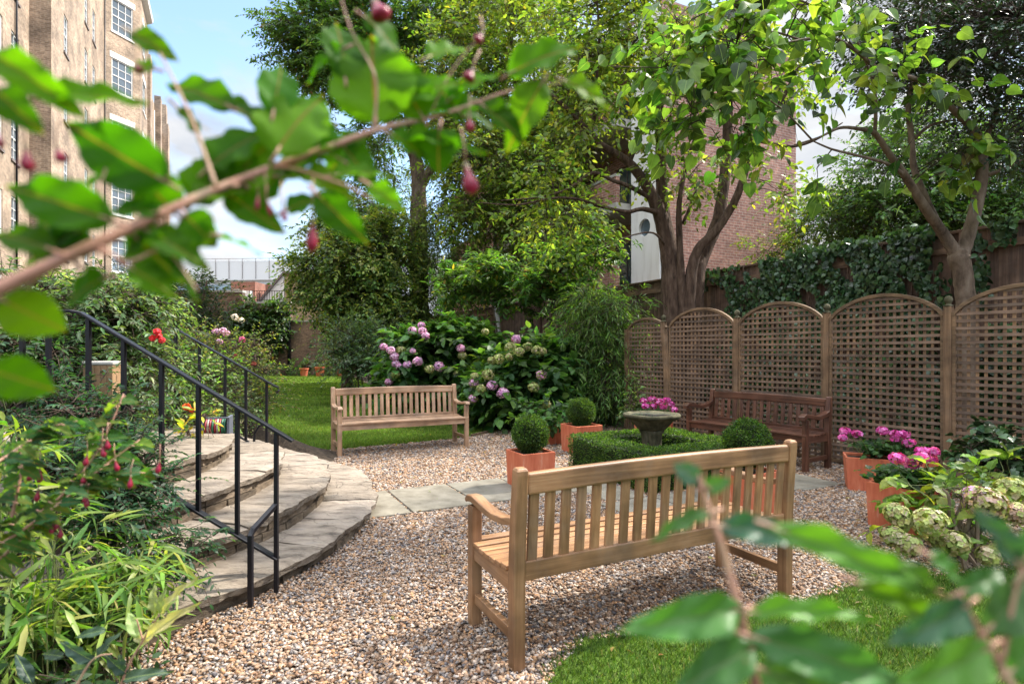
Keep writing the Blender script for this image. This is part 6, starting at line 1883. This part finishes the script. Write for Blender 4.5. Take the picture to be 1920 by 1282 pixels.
d1 = .36
fuchsia('arching fuchsia branch with big green leaves and hanging red buds crossing the upper left', (-1.6, .5),
        [[(-520, 900, .30, .008), (-200, 640, .31, .0075), (0, 540, .33, .0065), (170, 462, .35, .0058), (330, 388, .38, .005), (480, 325, .41, .0042), (620, 275, .44, .0038), (720, 240, .46, .0034), (830, 215, .48, .0026), (960, 170, .5, .0018), (1060, 155, .51, .001)],
         [(405, 350, .39, .0022), (370, 250, .40, .0016), (335, 170, .41, .0014), (300, 100, .42, .001)],
         [(480, 325, .41, .002), (540, 315, .42, .0016), (640, 345, .42, .0014), (700, 375, .42, .0009)],
         [(700, 240, .46, .002), (705, 150, .46, .0015), (660, 60, .46, .0012), (640, 0, .46, .001)],
         [(180, 456, .35, .002), (240, 490, .36, .0016), (310, 470, .37, .0015), (370, 545, .37, .001)],
         [(800, 225, .48, .0016), (850, 130, .48, .0013), (900, 70, .48, .0008)],
         [(90, 500, .34, .002), (30, 560, .34, .0015), (-60, 610, .33, .001)]],
        [(-20, 95, 125, 190, 62, .34, .0), (75, 185, 245, 160, 56, .35, .01, .4), (-10, 165, 60, 235, 60, .33, .0), (318, 345, 112, 228, 105, .37, -.02, .1), (215, 415, -10, 335, 88, .34, -.01, .2), (160, 430, 20, 480, 60, .35, .0, .3),
         (300, 400, 190, 378, 50, .37, .0, .5), (515, 292, 592, 158, 125, .41, .02, .1), (512, 215, 532, 105, 72, .42, .02, .25), (440, 205, 305, 132, 62, .42, .0, .35), (500, 250, 408, 150, 40, .42, .01, .6), (385, 320, 485, 225, 70, .40, .01, .3),
         (707, 235, 690, 55, 150, .46, .0, .05), (648, 150, 640, 20, 80, .46, .02, .3), (795, 225, 722, 90, 85, .47, .0, .4), (770, 205, 930, 200, 60, .48, .02, .45), (830, 215, 985, 175, 55, .49, .01, .5), (950, 142, 1080, 62, 62, .5, .0, .3),
         (1020, 150, 950, 262, 66, .5, -.01, .3), (1055, 150, 1145, 182, 46, .51, .0, .4), (825, 240, 815, 315, 82, .47, .0, .2), (400, 440, 350, 440, 60, .38, .01, .2), (345, 400, 395, 455, 66, .38, .0, .2), (395, 445, 485, 452, 12, .39, .0, .9),
         (590, 360, 680, 445, 58, .42, .0, .2), (535, 395, 590, 365, 40, .42, .0, .3), (690, 345, 755, 385, 42, .42, .0, .3), (620, 330, 730, 305, 50, .43, .02, .5), (350, 380, 450, 335, 60, .39, .01, .5), (470, 330, 430, 270, 60, .41, .01, .4),
         (180, 470, 30, 430, 70, .35, .01, .3), (200, 520, 110, 555, 70, .36, .0, .4), (240, 500, 330, 545, 60, .36, .01, .5), (0, 560, 118, 622, 90, .33, .02, .25), (300, 470, 375, 545, 26, .37, .0, .7), (245, 60, 320, 96, 42, .42, .0, .3), (290, 130, 235, 118, 34, .42, .0, .4),
         (640, 300, 560, 250, 60, .44, .02, .4), (730, 250, 800, 280, 60, .46, .01, .5), (560, 300, 640, 230, 60, .43, .02, .5), (650, 90, 560, 130, 50, .46, .02, .4), (680, 30, 760, 90, 70, .46, .02, .4), (800, 110, 870, 70, 50, .48, .02, .4), (-30, 690, 100, 730, 80, .33, .02, .3),
         (330, 200, 390, 260, 40, .41, .02, .5), (300, 330, 130, 300, 66, .37, .02, .4), (455, 345, 380, 300, 80, .41, .02, .3), (520, 330, 600, 330, 50, .42, .02, .6), (600, 285, 500, 330, 70, .44, .0, .4), (690, 250, 590, 320, 60, .46, .0, .45), (560, 320, 660, 350, 56, .43, .0, .5), (300, 420, 210, 470, 60, .37, .0, .4), (430, 350, 330, 360, 66, .40, .0, .35), (270, 430, 380, 480, 56, .37, .0, .5), (620, 230, 520, 180, 60, .45, .0, .4), (740, 200, 850, 130, 60, .47, .0, .4), (840, 190, 920, 120, 44, .49, .0, .5), (740, 260, 900, 250, 44, .47, .0, .5), (100, 470, -20, 420, 60, .34, .0, .4), (360, 380, 420, 290, 90, .40, .0, .2), (420, 360, 500, 250, 100, .41, .0, .15), (540, 310, 460, 380, 70, .43, .0, .4), (640, 270, 700, 340, 60, .45, .0, .35), (600, 290, 590, 200, 70, .44, .0, .3), (330, 400, 250, 320, 90, .38, .0, .2), (250, 440, 330, 520, 70, .37, .0, .3), (140, 490, 60, 400, 80, .35, .0, .3), (860, 210, 800, 130, 60, .49, .0, .3), (900, 195, 990, 250, 44, .49, .0, .4), (420, 360, 520, 420, 60, .41, 0, .3)],
        [(48, 272, .34, 50, 22), (104, 275, .35, 34, 20, (.5, 0)), (186, 365, .36, 42, 22), (587, 408, .42, 66, 18), (872, 305, .47, 62, 26, (.25, 0)), (700, 0, .46, 44, 34, (.5, 0)), (888, 130, .48, 26, 22, (-.6, 0)), (905, 62, .48, 22, 18, (-.7, 0)), (880, 218, .48, 30, 16),
         (484, 362, .41, 34, 8), (499, 368, .41, 40, 8), (530, 385, .41, 32, 9), (-5, 240, .34, 40, 20), (255, 120, .42, 20, 18, (.6, .0))], wf=1.12, lf=1.08, ds=.88)

fuchsia('blurred fuchsia shoot with dark glossy leaves and a pale pink stem at the bottom right', (.9, .35),
        [[(1445, 1420, .36, .005), (1410, 1250, .36, .0048), (1385, 1140, .36, .0042), (1352, 1020, .37, .0034), (1322, 930, .38, .0022), (1310, 890, .38, .0012)],
         [(1400, 1180, .36, .0032), (1350, 1150, .36, .0024), (1310, 1120, .36, .0016)],
         [(1960, 1420, .30, .004), (1890, 1270, .31, .0032), (1830, 1170, .32, .002), (1800, 1110, .33, .001)],
         [(1880, 1240, .31, .002), (1900, 1130, .31, .0016), (1925, 1040, .31, .001)]],
        [(1315, 905, 1262, 865, 60, .38, .01, .2), (1318, 915, 1370, 900, 46, .38, -.01, .3), (1335, 960, 1215, 1000, 46, .37, .0, .6), (1345, 985, 1530, 1005, 80, .36, -.02, .45), (1440, 985, 1800, 1110, 85, .33, -.03, .35), (1395, 1140, 1190, 1180, 110, .35, -.03, .35),
         (1395, 1150, 1650, 1130, 62, .35, -.02, .6), (1400, 1190, 1760, 1290, 120, .34, -.02, .4), (1420, 1210, 1270, 1290, 110, .35, -.02, .5), (1600, 1090, 1830, 1185, 70, .33, .0, .4), (1760, 1110, 1640, 1010, 50, .33, -.01, .6), (1820, 1130, 1700, 1210, 90, .32, -.02, .3),
         (1850, 1180, 1960, 1080, 120, .31, .0, .3), (1910, 1060, 1860, 960, 80, .31, -.01, .3), (1915, 1080, 1990, 960, 110, .31, .0, .3), (1860, 1210, 1720, 1300, 120, .31, -.02, .3), (1890, 1260, 2000, 1190, 130, .31, .0, .3), (1420, 1250, 1620, 1330, 140, .34, -.02, .4), (1800, 1110, 1900, 1060, 60, .32, 0, .5), (1740, 1040, 1830, 1090, 60, .33, 0, .5)],
        [], mat='leaf_sheen', cols=[(.05, .145, .03), (.065, .18, .03), (.035, .105, .045), (.10, .23, .015), (.075, .19, .02)], wf=.72, ds=.82)

rs = np.random.default_rng(3)
lv, st, bd = [], [], []
for path in ([(-40, 1010, .95), (90, 950, 1.0), (180, 850, 1.03), (232, 738, 1.06)], [(-60, 1060, .92), (90, 960, .98), (180, 885, 1.02), (262, 824, 1.06)], [(-60, 900, .9), (20, 850, .95), (90, 800, 1.0), (140, 790, 1.02)], [(-60, 1100, .95), (40, 1010, 1.0), (120, 930, 1.05)], [(20, 980, 1.0), (40, 880, 1.02), (35, 830, 1.02)], [(150, 910, 1.0), (215, 900, 1.03), (285, 880, 1.05)]):
    st.append([(*p, .0042 - .0009 * i) for i, p in enumerate(path)])
    for i in range(len(path) - 1):
        for s in range(7):
            t = (s + rs.random()) / 7
            x, y, Y = (np.array(path[i]) * (1 - t) + np.array(path[i + 1]) * t)
            for sd in (-1, 1):
                if rs.random() < .12: continue
                a = rs.uniform(-.6, .5) + (0 if sd > 0 else math.pi)
                ln = rs.uniform(28, 52)
                lv.append((x, y, x + math.cos(a) * ln, y - math.sin(a) * ln * sd * .7, rs.uniform(16, 25), Y + rs.normal(0, .02), rs.normal(0, .02), rs.uniform(.3, .9)))
for x, y in ((164, 850), (75, 878), (158, 888), (57, 885), (215, 860), (200, 820), (300, 862), (107, 975), (113, 985), (100, 980), (160, 925), (165, 930), (245, 890), (72, 915), (192, 832), (35, 700)):
    bd.append((x, y, 1.0, 22 * rs.uniform(.75, 1.25), 8.5))
fuchsia('smaller fuchsia spray with little red flowers leaning over the left bed', (-1.2, .95), st, lv, bd, mat='leaf_near', cols=[(.05, .12, .03), (.065, .145, .035), (.045, .11, .05), (.10, .16, .03)], group='fuchsia branches near the left bed')

# variegated sprig at the bottom left
t_ = thing('euonymus', 'variegated sprig with cream and green upright leaves at the bottom left', 'shrub', (-.80, 1.15, 0), world=True)
mb = MB()
Yv = 1.25
for p in ([(215, 1330, Yv, .003), (235, 1260, Yv, .0026), (268, 1200, Yv, .0022), (300, 1150, Yv, .0014)], [(268, 1200, Yv, .002), (256, 1160, Yv, .0014)], [(120, 1330, Yv - .1, .003), (170, 1240, Yv - .1, .002), (210, 1225, Yv - .1, .001)]):
    P, r = smooth_path([W(*q[:3]) for q in p], [q[3] for q in p], 5); mb.tube(P, r, 6)
mb.build('stem', M['stem_red'], t_, smooth=True)
q = [(258, 1195, 238, 1142, 22, 0), (262, 1205, 255, 1170, 18, 0), (290, 1150, 283, 1095, 18, 0), (300, 1150, 303, 1105, 14, 0), (302, 1150, 350, 1078, 16, 0), (305, 1152, 325, 1120, 12, 0), (270, 1200, 352, 1130, 22, 0), (262, 1210, 300, 1165, 16, 0)]
q2 = [(225, 1275, 320, 1250, 24, 0), (235, 1265, 215, 1225, 22, 0), (240, 1262, 190, 1232, 22, 0), (180, 1240, 100, 1205, 24, 0), (180, 1238, 215, 1180, 22, 0), (170, 1250, 110, 1258, 22, 0), (225, 1290, 150, 1282, 24, 0), (60, 1282, 30, 1220, 24, 0), (200, 1180, 140, 1190, 18, 0), (120, 1230, 70, 1222, 20, 0), (232, 1300, 290, 1310, 24, 0), (140, 1300, 60, 1300, 30, 0)]
for qq, cc, nm in ((q, [(.5, .5, .24), (.56, .55, .32), (.3, .38, .14)], 'foliage'), (q2, [(.035, .075, .05), (.05, .095, .06)], 'foliage')):
    a = np.array([W(x0, y0, Yv) for x0, y0, x1, y1, w_, _ in qq]); b_ = np.array([W(x1, y1, Yv + rng.normal(0, .02)) for x0, y0, x1, y1, w_, _ in qq])
    Nn = unit(np.array([0, -1, .6]) + rng.normal(0, .35, a.shape))
    leaves(nm, T_NEAR, a, b_ - a, Nn, np.linalg.norm(b_ - a, axis=1), np.array([w_ / F * Yv for *_, w_, _ in qq]), jitcol(np.array(cc), len(a), .06, .1), M['leaf_broad'], t_, True)

# ------------------------------------------------------------------ fallen leaves on lawn, gravel and steps (uncountable)
n = 420
lp = np.concatenate([scatter(gravel_poly, 2.0, 10.5, 9, 0, 0), scatter(lawn_poly, 7.2, 18, 5, 0, 0), scatter(turf_poly, 1.6, 4, 9, 0, 0)])
lp = lp[np.hypot(lp[:, 0] - SC[0], lp[:, 1] - SC[1]) > 3.05]
n = len(lp)
pos = np.stack([lp[:, 0], lp[:, 1], np.full(n, .022)], 1)
dr = unit(rng.normal(0, 1, (n, 3)) * [1, 1, .12])
ln = rng.uniform(.018, .05, n)
o = leaves('fallen_leaves', T_M, pos, dr, unit(rng.normal(0, .25, (n, 3)) + [0, 0, 1]), ln, ln * .5, jitcol(np.array([(.30, .19, .07), (.2, .11, .05), (.42, .34, .10), (.16, .2, .05), (.38, .27, .14)]), n), M['leaf'], None)
tag(o, label='small fallen yellow and brown leaves scattered over gravel and lawn', kind='stuff')
